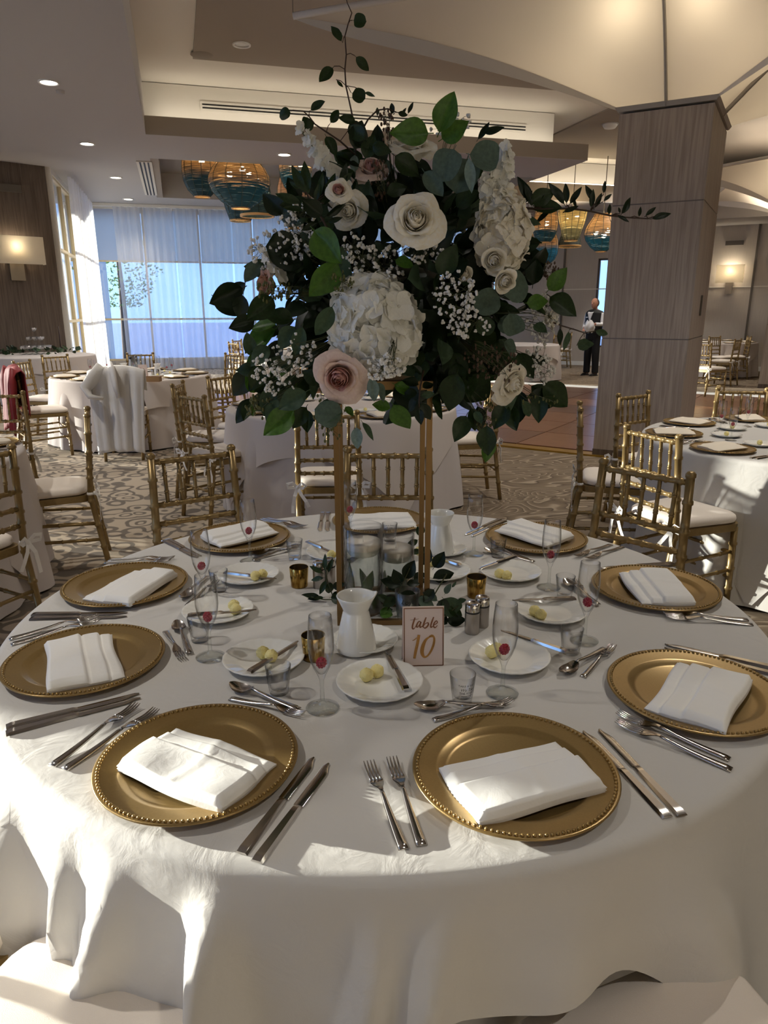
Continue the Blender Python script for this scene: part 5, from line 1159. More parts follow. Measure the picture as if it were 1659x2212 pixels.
branch('ruscus_branch', [(1120, 448), (1170, 452), (1230, 450), (1275, 456), (1320, 466), (1360, 470), (1400, 472), (1412, 468)],
       [(1222, 446, 1190, 392, 'l', 'k'), (1228, 444, 1258, 404, 'l', 'k'), (1224, 444, 1222, 394, 'l', 'k'), (1246, 450, 1240, 424, 'l', 'k'), (1276, 452, 1282, 408, 'l', 'k'), (1284, 452, 1300, 418, 'l', 'k'), (1284, 440, 1266, 398, 'l', 'k'), (1302, 436, 1322, 418, 'l', 'k'), (1304, 420, 1307, 390, 'l', 'k'), (1316, 466, 1316, 438, 'l', 'k'), (1340, 466, 1368, 424, 'l', 'k'), (1380, 470, 1384, 445, 'l', 'k'), (1392, 468, 1416, 449, 'l', 'k'), (1404, 474, 1452, 458, 'l', 'k'), (1332, 466, 1360, 476, 'l', 'k'), (1340, 462, 1336, 446, 'l', 'k'), (1190, 455, 1156, 478, 'l', 'k'), (1216, 460, 1250, 446, 'l', 'k'), (1150, 450, 1138, 396, 'l', 'k'), (1152, 445, 1118, 380, 'l', 'k'), (1140, 440, 1200, 412, 's', 'd'), (1145, 452, 1212, 455, 's', 'd'), (1140, 455, 1130, 490, 'l', 'k'), (1135, 440, 1150, 410, 'l', 'k'), (1160, 440, 1180, 404, 'l', 'k')], 0.02, 'long ruscus spray reaching toward the oak column', .0022)
branch('ruscus_branch', [(720, 520), (700, 480), (675, 440), (655, 405), (645, 385)],
       [(660, 420, 628, 355, 'l', 'd'), (665, 430, 655, 345, 'l', 'd'), (690, 430, 696, 372, 'l', 'd'), (700, 440, 724, 376, 'l', 'd'), (655, 440, 594, 418, 'l', 'd'), (660, 455, 614, 452, 'l', 'd'), (670, 470, 632, 486, 'l', 'd'), (690, 450, 730, 402, 'l', 'd'), (700, 470, 748, 440, 'l', 'k'), (690, 480, 650, 500, 'l', 'k'), (680, 440, 690, 395, 'l', 'd'), (705, 480, 740, 470, 'l', 'k'), (650, 410, 624, 392, 'l', 'd'), (730, 400, 762, 372, 'l', 'd'), (735, 410, 750, 350, 'l', 'k')], -.2, 'dark pointed ruscus spray under the white stock', .002)
branch('ruscus_branch', [(915, 800), (908, 835), (905, 865), (906, 890)], [(905, 848, 866, 852, 's', 'k'), (905, 862, 876, 888, 's', 'k'), (906, 880, 909, 918, 's', 'k'), (908, 868, 930, 908, 's', 'k'), (908, 832, 868, 820, 's', 'k'), (910, 838, 938, 826, 's', 'k'), (912, 810, 890, 790, 's', 'k'), (907, 855, 938, 850, 'o', 'f')], -.22, 'ruscus spray hanging inside the gold frame', .0018)
# roses ---------------------------------------------------------------
NP_ = 28
def petal(i):
    f = i / (NP_ - 1); rr = random.Random(i * 7 + 1); rb = .08 + .10 * f; rm = .10 + .58 * f; rt = .09 + .95 * f ** 1.7; hh = .98 - .24 * f; al = R(78 + 16 * math.sin(i * 1.7)); ph = rr.uniform(0, 6)
    def fn(u, v):
        x = 2 * u - 1; r = rb + (rm - rb) * math.sin(min(1, v * 1.25) * math.pi / 2) ** .7; k = max(0, (v - .6) / .4); r += (rt - rm) * k ** 1.5 + .16 * f * f * k * k * (1 - abs(x)) ** 1.3
        z = hh * v ** .8 - .34 * f ** 3 * k ** 2 - .07 * x * x * v - .10 * f * abs(x) ** 3 * v
        r *= 1 - .07 * x * x * v * (1 - f); a = x * al * math.sin(math.pi * (.2 + .68 * v)) ** .5; z += .02 * math.sin(4 * x + ph) * v
        return (r * math.cos(a), r * math.sin(a), z)
    m = MB(); m.grid(fn, 8, 8); return m
PET = [petal(i) for i in range(NP_)]; PETM = {}
def rose(u, v, dd, rpx, mo, mi, face, label, tight=0):
    """face = (du, dv, toward) pixels-like direction the bloom opens to"""
    c = fp(u, v, dd); Rr = rpx / CF * (SD + dd) * 1.04; d = (-FH * face[2] + RT * face[0] - ZZ * face[1]).normalized()
    M = frame(c - d * Rr * .55, d, rnd.uniform(0, 6)); n = NP_ - tight
    core = MB().lathe([(0, 0), (.16, .05), (.2, .4), (.14, .72), (.03, .86)], 10); key = ('core', mi.name)
    if key not in PETM: PETM[key] = core.mesh('rose', mi)
    ro = obj('rose', PETM[key], arr, loc(M @ Matrix.Scale(Rr * (1 + .045 * tight), 4))); ro['label'] = label
    for i in range(n):
        ma = mi if i < n * .55 else mo; key = (i, ma.name)
        if key not in PETM: PETM[key] = PET[i].mesh('petal', ma)
        obj('petal', PETM[key], ro, Rz(i * 2.3999 + rnd.uniform(-.2, .2)) @ Matrix.Rotation(rnd.uniform(-.1, .12) * i / NP_, 4, 'Y') @ Matrix.Rotation(rnd.uniform(-.14, .14) * i / NP_, 4, 'X'))
    return ro
rose(898, 472, -.30, 56, cream_petal, cream_petal, (.05, -.25, 1), 'open cream white rose')
rose(733, 815, -.31, 56, blush_petal, blush_deep, (-.1, .25, 1), 'open blush pink rose')
rose(1108, 828, -.22, 47, cream_petal, cream_petal, (.75, .35, .8), 'ivory rose turned aside at the lower edge')
rose(885, 310, -.1, 48, cream_petal, cream_petal, (.1, -1, .5), 'white rose behind the big top leaf')
rose(731, 410, -.22, 24, cream_petal, blush_deep, (0, -.3, 1), 'small blush rose bud among the ruscus')
rose(752, 455, -.18, 40, cream_petal, cream_petal, (-.3, .2, 1), 'cream rose half hidden behind ruscus')
rose(1066, 562, -.25, 30, cream_petal, cream_petal, (.1, .2, 1), 'small ivory ranunculus, upper of two', 6)
rose(1090, 606, -.27, 27, cream_petal, cream_petal, (.2, .3, 1), 'small ivory ranunculus, lower of two', 6)
rose(1004, 592, -.22, 19, cream_petal, cream_petal, (-.2, -.2, 1), 'tiny ivory ranunculus bud by baby breath', 8)
rose(574, 615, -.16, 34, peach_petal, peach_petal, (-.9, -.1, .5), 'peach rose seen from the side', 3)
rose(802, 362, -.1, 34, blush_petal, blush_deep, (0, -.6, .6), 'blush rose deep among the top leaves')
rose(1190, 690, -.04, 22, cream_petal, cream_petal, (1, 0, .3), 'small ivory rose on the far side', 5)
# hydrangeas --------------------------------------------------------------
def floret(seed, ma):
    rr = random.Random(seed); m = MB()
    for k in range(4):
        a = k * math.pi / 2 + rr.uniform(-.15, .15); w = rr.uniform(.62, .74); tw = rr.uniform(-.2, .2); ph = rr.uniform(0, 6)
        def fn(u, v):
            x = (2 * u - 1); t = v; ww = w * math.sin(math.pi * (.06 + .84 * t)) ** .7; rad = .05 + 1.0 * t * (1 - .1 * x * x); y = x * ww * .8
            z = .18 * t + .16 * x * x * t - .22 * t * t + tw * x * t + .05 * math.sin(6 * x + ph) * t
            return (rad * math.cos(a) - y * math.sin(a), rad * math.sin(a) + y * math.cos(a), z)
        m.grid(fn, 5, 5)
    m.ball((0, 0, .05), .1, 6, 4); return m
FLO = {}
def hydrangea(u, v, dd, rx, ry, n, ma, label, sz=.0185, seed=1, squash=.75):
    rr = random.Random(seed); c = fp(u, v, dd); s = (SD + dd) / CF; a = rx * s; bb = ry * s
    core = MB().ball((0, 0, 0), 1, 16, 10, (a * .8, a * .8 * squash, bb * .8)); Mc = frame(c, -FH, 0, 1.0)
    co_ = core.build('hydrangea_head', stem_m, arr); co_.location = c - ARR0; co_.rotation_euler = (0, 0, -CT); co_['label'] = label
    key = ma.name
    if key not in FLO: FLO[key] = [floret(q, ma).mesh('floret', ma) for q in range(4)]
    for i in range(n):
        t = (i + .5) / n; phi = math.acos(1 - 2 * t); th = 2.39996 * i; d = Vector((math.sin(phi) * math.cos(th), math.cos(phi) * -1, math.sin(phi) * math.sin(th)))
        if d.y > .55: continue
        k = rr.uniform(.78, 1.12); p = Vector((d.x * a * k, d.y * a * squash * k, d.z * bb * k))
        nd = Vector((d.x / a, d.y / (a * squash), d.z / bb)).normalized() + Vector((rr.uniform(-.35, .35), rr.uniform(-.35, .35), rr.uniform(-.35, .35)))
        obj('floret', FLO[key][i % 4], co_, frame(p, nd, rr.uniform(0, 6), sz * rr.uniform(.85, 1.2)))
hydrangea(808, 705, -.26, 88, 82, 120, white_petal, 'big white hydrangea head', .030, 3)
hydrangea(800, 640, -.24, 62, 36, 46, white_petal, 'upper lobe of the white hydrangea', .027, 8)
hydrangea(1085, 505, -.2, 48, 72, 90, cream_petal, 'creamy hydrangea under the white stock', .023, 5)
# stock spikes -------------------------------------------------------------
def stock(pts, dd, n, sz, label, ma=None):
    P = [fp(*p, dd) for p in pts]; st = MB().tube([p - ARR0 for p in P], .0022, 6).build('stock_stem', stem_m, arr); st['label'] = label; ma = ma or white_petal; key = 'stk' + ma.name
    if ma.name not in FLO: FLO[ma.name] = [floret(q, ma).mesh('floret', ma) for q in range(4)]
    for i in range(n):
        t = i / max(1, n - 1); k = t * (len(P) - 1); j = min(int(k), len(P) - 2); p = P[j].lerp(P[j + 1], k - j); a = i * 2.4
        d = (RT * math.cos(a) + ZZ * (.35 + .25 * math.sin(a)) - FH * (.75 + .3 * math.sin(a * 1.3))).normalized(); s = sz * (1 - .45 * t)
        for q in range(2): obj('floret', FLO[ma.name][(i + q) % 4], st, frame(p + d * s * (.75 - .3 * q) - ARR0, d + Vector((rnd.uniform(-.3, .3), 0, rnd.uniform(-.3, .3))), rnd.uniform(0, 6), s * (1 - .2 * q)))
stock([(1078, 450), (1082, 410), (1090, 360), (1092, 318)], -.2, 16, .022, 'white stock spike beside the silver dollar leaves')
stock([(1060, 430), (1050, 400), (1062, 370)], -.2, 7, .019, 'short white stock side spike')
stock([(705, 370), (690, 335), (672, 310), (645, 275)], -.14, 11, .019, 'white stock spike leaning to the bay window')
stock([(735, 400), (712, 360), (690, 330)], -.12, 9, .019, 'white stock spike deeper among leaves')
stock([(600, 600), (585, 570), (570, 545)], -.16, 7, .017, 'white stock tip near the peach rose')
# baby's breath and seeded eucalyptus: fine sprays, each one joined part ----
def spray(name, base, centre, rx, ry, n, dd, ma, sma, rball, label, lump=True, seed=0):
    rr = random.Random(seed * 13 + n); m = MB(); B = fp(*base, dd + .04) - ARR0; hubs = []
    for k in range(max(3, n // 7)):
        a = rr.uniform(0, 6.28); q = rr.random() ** .5; hubs.append(fp(centre[0] + rx * .6 * q * math.cos(a), centre[1] + ry * .6 * q * math.sin(a), dd + rr.uniform(-.03, .03)) - ARR0)
    m.cur = 0
    for hb in hubs: m.tube([B, B.lerp(hb, .6) + Vector((rr.uniform(-.006, .006), 0, rr.uniform(-.006, .006))), hb], [.0008, .0007, .0005], 4)
    for k in range(n):
        a = rr.uniform(0, 6.28); q = rr.random() ** .55; p = fp(centre[0] + rx * q * math.cos(a), centre[1] + ry * q * math.sin(a), dd + rr.uniform(-.035, .035)) - ARR0; hb = min(hubs, key=lambda z: (z - p).length)
        m.cur = 0; m.tube([hb, (hb + p) / 2 + Vector((0, 0, .002)), p], .0004, 3, False); m.cur = 1; s = rball * rr.uniform(.7, 1.15)
        if lump:
            for z in range(4): m.ball((p.x + s * .55 * rr.uniform(-1, 1), p.y + s * .55 * rr.uniform(-1, 1), p.z + s * .55 * rr.uniform(-1, 1)), s * .66, 6, 4)
        else: m.ball(p, s, 6, 4, (.8, .8, 1.25))
    o = m.build(name, [sma, ma], arr); o['kind'] = 'stuff'; o['label'] = label
for i, (c, rx, ry, n, dd) in enumerate((((598, 540), 66, 44, 110, -.14), ((655, 520), 30, 40, 45, -.16), ((815, 570), 62, 42, 70, -.24), ((905, 540), 55, 30, 45, -.24), ((985, 640), 50, 62, 80, -.3), ((1010, 700), 55, 30, 40, -.28), ((600, 800), 58, 55, 85, -.24), ((650, 755), 30, 40, 34, -.24), ((835, 790), 42, 26, 46, -.35), ((825, 812), 30, 14, 22, -.35),
                                        ((1172, 690), 34, 56, 75, -.08), ((1165, 790), 36, 46, 75, -.1), ((975, 268), 48, 32, 42, -.1), ((640, 480), 40, 45, 55, -.16), ((760, 540), 36, 40, 40, -.22), ((1130, 480), 16, 28, 18, -.1))):
    spray('babys_breath', (880 + (c[0] - 880) * .5, 650 + (c[1] - 650) * .5), c, rx, ry, n, dd, gyp_m, stem_m, .0042, "fine white baby's breath spray", True, i)
for i, (c, rx, ry, n, dd, br) in enumerate((((592, 628), 40, 26, 70, -.2, 0), ((740, 612), 32, 26, 60, -.26, 0), ((712, 895), 34, 62, 75, -.24, 0), ((560, 880), 32, 28, 40, -.18, 0), ((1058, 778), 62, 40, 80, -.22, 1), ((1085, 800), 40, 30, 30, -.24, 1), ((1185, 582), 36, 20, 40, -.02, 1), ((832, 268), 20, 34, 36, -.12, 1), ((1050, 900), 22, 52, 40, -.14, 0), ((1165, 865), 40, 18, 22, -.14, 0), ((820, 385), 20, 50, 40, -.14, 1))):
    spray('seeded_eucalyptus', (880 + (c[0] - 880) * .6, 650 + (c[1] - 650) * .6), c, rx, ry, n, dd, berry_br if br else berry_m, stem_m, .0032, 'spray of small seed pods', False, 40 + i)
# garland at the foot of the stand -------------------------------------------
def gp(u, v, z): return atz(u, v, ZT + z)
G0 = atz(860, 1290, ZT); gar = empty('greenery_garland', (G0.x, G0.y, ZT + .0005)); tag(gar, 'loose ruscus and eucalyptus garland around the foot of the gold stand', 'greenery')
def gleaf(u0, v0, u1, v1, kd, ma, z0, z1, dist=None):
    # leaves are put on a vertical sheet through the given table point so they rise from the cloth
    b0 = atd(u0, v0, dist); t0 = atd(u1, v1, dist + rnd.uniform(-.015, .015))
    for p in (b0, t0): p.z = max(p.z, ZT + .012)
    leaf(b0, t0, kd, ma, parent=gar, inv=Tr(-G0.x, -G0.y, -ZT - .0005))
GD = {'a': atz(700, 1300, ZT).dot(FH), 'b': atz(900, 1330, ZT).dot(FH), 'c': atz(960, 1350, ZT).dot(FH), 'd': atz(940, 1260, ZT).dot(FH)}
GL = '''700 1240 668 1222 l d a|705 1238 698 1198 l d a|708 1240 718 1205 l d a|702 1248 668 1252 l d a|706 1250 692 1282 l d a|712 1255 712 1290 o d a|696 1290 652 1288 l k a|700 1295 664 1302 l k a|702 1300 676 1315 l d a|715 1290 740 1280 s d a|716 1270 745 1260 s k a|712 1305 745 1310 s d a|870 1268 824 1248 s k b|868 1262 850 1226 s k b|872 1254 896 1210 s k b|876 1262 908 1258 s k b|885 1245 930 1262 s k d|905 1165 878 1178 o d d|908 1160 902 1138 o d d|910 1155 914 1132 o d d|912 1190 884 1198 o d d|908 1195 930 1178 o d d|912 1225 928 1180 s k d|935 1230 960 1190 s k d|930 1262 980 1238 s k d|940 1270 915 1300 s k c|858 1290 826 1310 s d b|862 1278 904 1302 s k b|850 1330 822 1350 r g b|856 1340 870 1385 s e b|948 1300 912 1282 o e c|945 1296 968 1320 r k c|955 1290 985 1320 r f c|960 1285 972 1262 o e c|975 1270 985 1258 l f c|960 1345 1005 1352 s k c|935 1380 968 1395 r k c|840 1300 815 1285 s d b|890 1310 930 1290 s d b|900 1290 938 1310 s e c|880 1320 905 1300 s k b|740 1300 765 1320 s k a|985 1300 1008 1296 o f c|830 1350 850 1390 s d b|965 1310 1000 1330 s d c'''
for r_ in GL.split('|'):
    q = r_.split(); u0, v0, u1, v1 = map(float, q[:4]); gleaf(u0, v0, u1, v1, q[4], q[5], 0, 0, GD[q[6]])
def gstem(px, key): MB().tube([(lambda p: Vector((p.x, p.y, max(p.z, ZT + .006))) - Vector((G0.x, G0.y, ZT + .0005)))(atd(u, v, GD[key])) for u, v in px], [.0016] * len(px), 5).build('stem', stem_m, gar)
gstem([(745, 1320), (718, 1285), (706, 1250), (704, 1225)], 'a'); gstem([(735, 1315), (702, 1298), (672, 1290)], 'a'); gstem([(830, 1345), (858, 1290), (872, 1255), (885, 1228)], 'b'); gstem([(915, 1290), (910, 1230), (908, 1165), (910, 1140)], 'd'); gstem([(905, 1330), (935, 1290), (965, 1240)], 'c'); gstem([(900, 1330), (950, 1340), (1000, 1300)], 'c')
# ------------------------------------------------------------------ dressed tables in the background
pitch_d = None
def dress(c, rot, n, name, skip=(), flutes=True, plates=True, rad=.735, nap='cream'):
    for k in range(n):
        if k in skip: continue
        a = rot + 2 * math.pi * k / n; x, y = c[0] + rad * math.cos(a), c[1] + rad * math.sin(a)
        P_charger.put((x, y, ZT + .0005), 0, 'gold charger plate under a napkin on the ' + name, 'charger plate', 'chargers on the ' + name)
        put_mesh('napkin', ME_napf, (x, y, ZT + .0115), a + .2 * math.sin(k * 3), 'folded napkin on a charger on the ' + name, 'napkin', 'napkins on the ' + name)
        t = a + .32
        if flutes:
            fx, fy = c[0] + .47 * math.cos(t), c[1] + .47 * math.sin(t)
            P_flute.put((fx, fy, ZT + .0005), 0, 'flute with a raspberry on the ' + name, 'glass', 'flutes on the ' + name)
            put_mesh('raspberry', ME_rasp, (fx, fy, ZT + .0965), k, 'raspberry in a flute on the ' + name, 'raspberry', 'raspberries on the ' + name)
        if plates:
            t = a + .02; px, py = c[0] + .44 * math.cos(t), c[1] + .44 * math.sin(t); put_mesh('bread_plate', ME_plate, (px, py, ZT + .0005), 0, 'white bread plate on the ' + name, 'plate', 'bread plates on the ' + name)
            put_mesh('butter_ball', ME_butter, (px, py, ZT + .0182), 0, 'butter ball on the ' + name, 'butter', 'butter on the ' + name)
        for s, me in ((-1, ME_fork), (1, None)):
            for j in range(2):
                q = a + s * (.265 + .032 * j); bx, by = c[0] + (rad + .1) * math.cos(q), c[1] + (rad + .1) * math.sin(q); rz = a + math.pi / 2
                if me: put_mesh('dinner_fork', me, (bx, by, ZT + .001), rz, 'dinner fork on the ' + name, 'fork', 'forks on the ' + name)
                else: P_knife.put((bx, by, ZT + .001), rz, 'dinner knife on the ' + name, 'knife', 'knives on the ' + name)
dress(T9, R(-8), 9, 'table nearest the sheers'); dress(TM, R(200), 9, 'table behind the flowers'); dress(TR, R(112), 9, 'table beside the oak column'); dress(TL, R(20), 9, 'table by the red coat', skip=(4, 5, 6)); dress(T8, R(30), 8, 'table beyond the dance floor', flutes=False, plates=False)
dress(TF, R(10), 8, 'table at the back window', flutes=False, plates=False)
for px, rz, l in (((269, 808), R(160), 'beside the water bottle on table 9'), ((341, 809), R(200), 'behind the pepper mill on table 9')):
    p = atz(*px, ZT); P_pit.put((p.x, p.y, ZT + .0005), rz, 'white waisted porcelain pitcher ' + l, 'pitcher', 'white pitchers')
pc_ = (TM[0] - .05, TM[1] - .1); P_pit.put((pc_[0], pc_[1], ZT + .0005), 2.0, 'white porcelain pitcher on the table behind the flowers', 'pitcher', 'white pitchers')
def bottle(p, label):
    root = empty('water_bottle', (p.x, p.y, ZT + .0005)); tag(root, label, 'bottle')
    MB().lathe([(0, 0), (.03, 0), (.033, .01), (.033, .12), (.026, .15), (.014, .175), (.0125, .195)], 20).build('bottle_body', glass_thick, root); MB().lathe([(.0335, .05), (.0335, .1)], 20).build('paper_label', mat('blue_white_label', (170, 186, 210), .6), root); MB().lathe([(.0145, .19), (.0145, .215), (0, .215)], 16).build('cap', dark_band, root)
bottle(atz(285, 812, ZT), 'plastic water bottle with black cap on table 9')
for px in ((292, 806), (302, 804)):
    p = atz(*px, ZT); r_ = empty('glass_cylinder', (p.x, p.y, ZT + .0005)); tag(r_, 'empty tall glass cylinder on table 9', 'vase', 'glass cylinders on table 9'); MB().lathe([(0, 0), (.04, 0), (.042, .004), (.042, .22), (.039, .22), (.039, .008), (0, .008)], 24).build('glass', glass_thick, r_)
p = atz(309, 818, ZT); cd = empty('table_number_card', (p.x, p.y, ZT + .0005), -CT); tag(cd, 'white tent card with a red heart and the number 9', 'table card')
MB().box((0, 0, .075), (.1, .002, .15), Matrix.Rotation(-.12, 4, 'X')).build('front_leaf', card_m, cd, smooth=False); MB().box((0, .036, .075), (.1, .002, .15), Matrix.Rotation(.12, 4, 'X')).build('back_leaf', card_m, cd, smooth=False)
t = MB(); stroke(t, [(.028, .095, .8), (.012, .108, .7), (-.002, .092, .8), (.012, .075, .7), (.028, .092, 1), (.02, .05, 1), (.006, .022, .6)], .006, -.0016); o = t.build('number', foil_dark, cd, smooth=False); o.matrix_local = Matrix.Rotation(-.12, 4, 'X')
hm = MB(); hm.ball((-.03, -.003, .112), .008, 8, 5, (1, .3, 1)); hm.ball((-.019, -.003, .112), .008, 8, 5, (1, .3, 1)); hm.ball((-.0245, -.003, .103), .009, 8, 5, (.8, .3, 1)); o = hm.build('heart', rasp_m, cd); o.matrix_local = Matrix.Rotation(-.12, 4, 'X')
p = atz(336, 812, ZT)
for dx in (-.028, .028): P_sh.put((p.x + dx, p.y, ZT + .0005), 0, 'steel shaker in the wooden caddy corner of table 9', 'shaker', 'shakers on table 9')
p = atz(331, 824, ZT); r_ = empty('wooden_caddy', (p.x, p.y, ZT + .0005), -CT); tag(r_, 'small open wooden caddy on table 9', 'caddy'); wd_ = mat('caddy_wood', (150, 116, 78), .6)
MB().box((0, 0, .004), (.16, .1, .008)).build('bottom', wd_, r_, smooth=False)
for cx, cy, sx, sy in ((0, .047, .16, .006), (0, -.047, .16, .006), (.077, 0, .006, .09), (-.077, 0, .006, .09)): MB().box((cx, cy, .03), (sx, sy, .045)).build('side', wd_, r_, smooth=False)
# ------------------------------------------------------------------ champagne tower
def coupe():
    root = empty('coupe_glass'); MB().lathe([(.012, .086), (.03, .1), (.043, .118), (.046, .138), (.0455, .15), (.0445, .15), (.045, .138), (.04, .118), (.0, .096)], 20).build('bowl', glass_mat('coupe_glass', (1, 1, 1), .3, 1, .8), root)
    MB().lathe([(.006, .012), (.004, .03), (.004, .08), (.013, .087)], 10).build('stem', glass_thick, root); MB().lathe([(0, 0), (.034, .001), (.03, .004), (.006, .013)], 20).build('foot', glass_thick, root); return root
P_co = Proto(coupe()); tc_ = atz(80, 765, ZT)
for lvl, n in ((0, 5), (1, 3), (2, 1)):
    for i in range(n):
        for j in range(n):
            P_co.put((tc_.x + (i - (n - 1) / 2) * .094, tc_.y + (j - (n - 1) / 2) * .094, ZT + .0005 + lvl * .151), 0, ('coupe glass in the bottom tier of the champagne tower', 'coupe glass in the middle tier of the champagne tower', 'single coupe glass on top of the champagne tower')[lvl], 'glass', 'champagne tower glasses, tier %d' % (lvl + 1))
tg = empty('greenery_garland', (tc_.x, tc_.y, ZT + .0005)); tag(tg, 'dark leafy garland around the champagne tower', 'greenery')
rnd = random.Random(9)
for k in range(90):
    a = rnd.uniform(0, 6.28); r0 = rnd.uniform(.3, .62); b0 = Vector((tc_.x + r0 * 1.25 * math.cos(a), tc_.y + r0 * .8 * math.sin(a), ZT + rnd.uniform(.01, .09))); tip = b0 + Vector((rnd.uniform(-.1, .1), rnd.uniform(-.1, .1), rnd.uniform(-.005, .09)))
    leaf(b0, tip, rnd.choice('sslo'), rnd.choice('kkdf'), parent=tg, inv=Tr(-tc_.x, -tc_.y, -ZT - .0005))
p = atz(120, 760, ZT); r_ = empty('taper_candle', (p.x + .1, p.y, ZT + .0005)); tag(r_, 'dark tall taper candle beside the champagne tower', 'candle'); MB().lathe([(0, 0), (.04, 0), (.035, .01), (.012, .02), (.012, .05), (.018, .06)], 14).build('holder', dark_band, r_); MB().tube([(0, 0, .05), (0, 0, .46)], [.012, .009], 8).build('candle', dark_bag, r_)
# ------------------------------------------------------------------ garments over chairs
def drape(name, cx, cy, face, w, front, back, ma, label, cat, seed, ztop=.945, off=.03, extra=()):
    rr = random.Random(seed); ph = [rr.uniform(0, 6) for _ in range(4)]; root = empty(name, (cx, cy, 0), face - math.pi / 2); tag(root, label, cat); tot = front + back + .06
    def fn(u, v, s=1.0):
        t = v * tot; x = (u - .5) * w * (1 + .1 * math.sin(3 * v + ph[0])); f = .018 * math.sin(u * 16 + ph[1]) + .012 * math.sin(u * 31 + ph[2])
        if t < front: y, z = off + .012, ztop - (front - t)
        elif t < front + .06: q = (t - front) / .06 * math.pi; y, z = off * math.cos(q) + .0, ztop + .025 * math.sin(q)
        else: y, z = -off - .02 - .09 * (t - front - .06) , ztop - (t - front - .06)
        sl = -.0 - .12 * max(0, .93 - z) * (1 if y > 0 else .3)
        g = smoothstep(0, .2, abs(t - front)); y += f * g * (1 if t < front else -1.4) ; z -= .05 * (2 * u - 1) ** 2 + .012 * math.sin(7 * u + ph[3]) * g
        return (x, y, z)
    m = MB(); m.grid(fn, 26, 30); o = m.build('cloth_body', ma, root); md = o.modifiers.new('thick', 'SOLIDIFY'); md.thickness = .008
    for pts, rad in extra:
        MB().tube(pts, rad, 10, flat=.5).build('sleeve', ma, root)
    return root
def bx(cx, cy, face): return cx, cy
drape('red_coat', -1.66, 8.2, R(20), .56, .42, .62, red_cloth, 'red coat hung over the back of a gold chair', 'coat', 4, extra=(([(.2, -.05, .93), (.27, -.07, .8), (.27, -.08, .6), (.25, -.08, .42)], [.04, .07, .06, .05]), ([(-.2, -.05, .93), (-.27, -.07, .8), (-.28, -.08, .62), (-.27, -.08, .45)], [.04, .07, .06, .05])))
drape('white_jacket', -.63, 7.72, R(84), .5, .2, .82, white_jacket, 'white crepe wrap hung over a gold chair back at table 9', 'jacket', 8, extra=(([(-.14, -.03, .97), (-.2, -.1, .86), (-.28, -.14, .76), (-.24, -.16, .68), (-.12, -.17, .66)], [.05, .075, .07, .055, .03]), ([(-.05, -.02, .98), (-.02, -.09, .9), (.0, -.13, .78), (.02, -.15, .66)], [.05, .06, .05, .03])))
hb = empty('handbag', (-.50, 8.0, .519), R(20)); tag(hb, 'dark brown handbag on the seat behind the white wrap', 'handbag'); MB().box((0, 0, .08), (.2, .1, .16), top=.75).build('bag_body', dark_bag, hb, smooth=False); MB().tube([(-.06, 0, .15), (-.05, 0, .22), (0, 0, .25), (.05, 0, .22), (.06, 0, .15)], .006, 6).build('handle', blue_trim, hb)
# ------------------------------------------------------------------ the waiter
skin = mat('waiter_skin', (178, 126, 104), .6); hair_m = mat('grey_hair', (92, 80, 70), .8); shirt_m = mat('white_shirt', (224, 224, 228), .8); vest_m = mat('black_vest', (18, 20, 24), .7); trouser_m = mat('black_trousers', (14, 15, 18), .8); shoe_m = mat('black_shoe', (10, 10, 11), .4)
wp = atz(1275, 811, 0); fdir = (-RT * .78 - FH * .62).normalized()
def remesh(o, vs, sm=6):
    m = o.modifiers.new('join', 'REMESH'); m.mode = 'VOXEL'; m.voxel_size = vs; m.use_smooth_shade = True; s = o.modifiers.new('soft', 'SMOOTH'); s.factor = .5; s.iterations = sm; return o
b_ = MB()  # x = his left, y = forward
def limb(m, pts, rad, flat=1.0, n=12, side=None): m.tube(pts, rad, n, True, None, flat, side)
HD = (.0, .035, 1.635)
LA = [(.19, -.01, 1.42), (.245, .0, 1.16), (.12, .2, 1.08)]; RA_ = [(-.19, -.01, 1.42), (-.25, .03, 1.17), (-.19, .27, 1.18)]
limb(b_, [(0, -.01, .9), (0, 0, 1.05), (0, .0, 1.25), (0, -.01, 1.4), (0, -.01, 1.46)], [.13, .125, .14, .145, .08], 1.3, 14, (0, 1, 0)); limb(b_, [(0, -.01, 1.42), (0, .01, 1.55)], [.06, .052])
b_.ball(HD, .1, 14, 12, (.78, .95, 1.2)); b_.ball((0, .045, 1.575), .06, 10, 8, (.9, 1, .8))
b_.add([(-.014, .12, 1.61), (.014, .12, 1.61), (0, .152, 1.612), (0, .12, 1.655)], [(0, 1, 2), (1, 3, 2), (3, 0, 2), (0, 3, 1)]); b_.ball((0, .126, 1.624), .018, 8, 6, (.8, 1.3, 1.4))
for s in (-1, 1): b_.ball((s * .078, .025, 1.63), .02, 8, 6, (.4, .8, 1.4))
b_.ball((0, .118, 1.578), .018, 8, 6, (1.3, .5, .45))
for arm, s in ((LA, 1), (RA_, -1)):
    limb(b_, arm, [.052, .042, .03])
    w_ = Vector(arm[2]); d_ = (w_ - Vector(arm[1])).normalized(); pal = w_ + d_ * .05; b_.ball(pal, .04, 10, 8, (.8, .9, .5)); sd = d_.cross(ZZ).normalized()
    for k in range(4):
        q = pal + sd * (.011 * (k - 1.5) * 1.7) + d_ * .03; L = (.05, .058, .055, .044)[k]; limb(b_, [q, q + d_ * L * .6, q + d_ * L + Vector((0, 0, -.025))], [.0095, .0088, .0075], 1, 8)
    q = pal - sd * s * .03; limb(b_, [q - d_ * .01, q + d_ * .02 + Vector((0, 0, .02)), q + d_ * .045 + Vector((0, 0, .022))], [.011, .0105, .008], 1, 8)
for s in (-1, 1): limb(b_, [(s * .085, 0, .93), (s * .105, .01, .5), (s * .115, 0, .09), (s * .118, .03, .05)], [.085, .058, .042, .04])
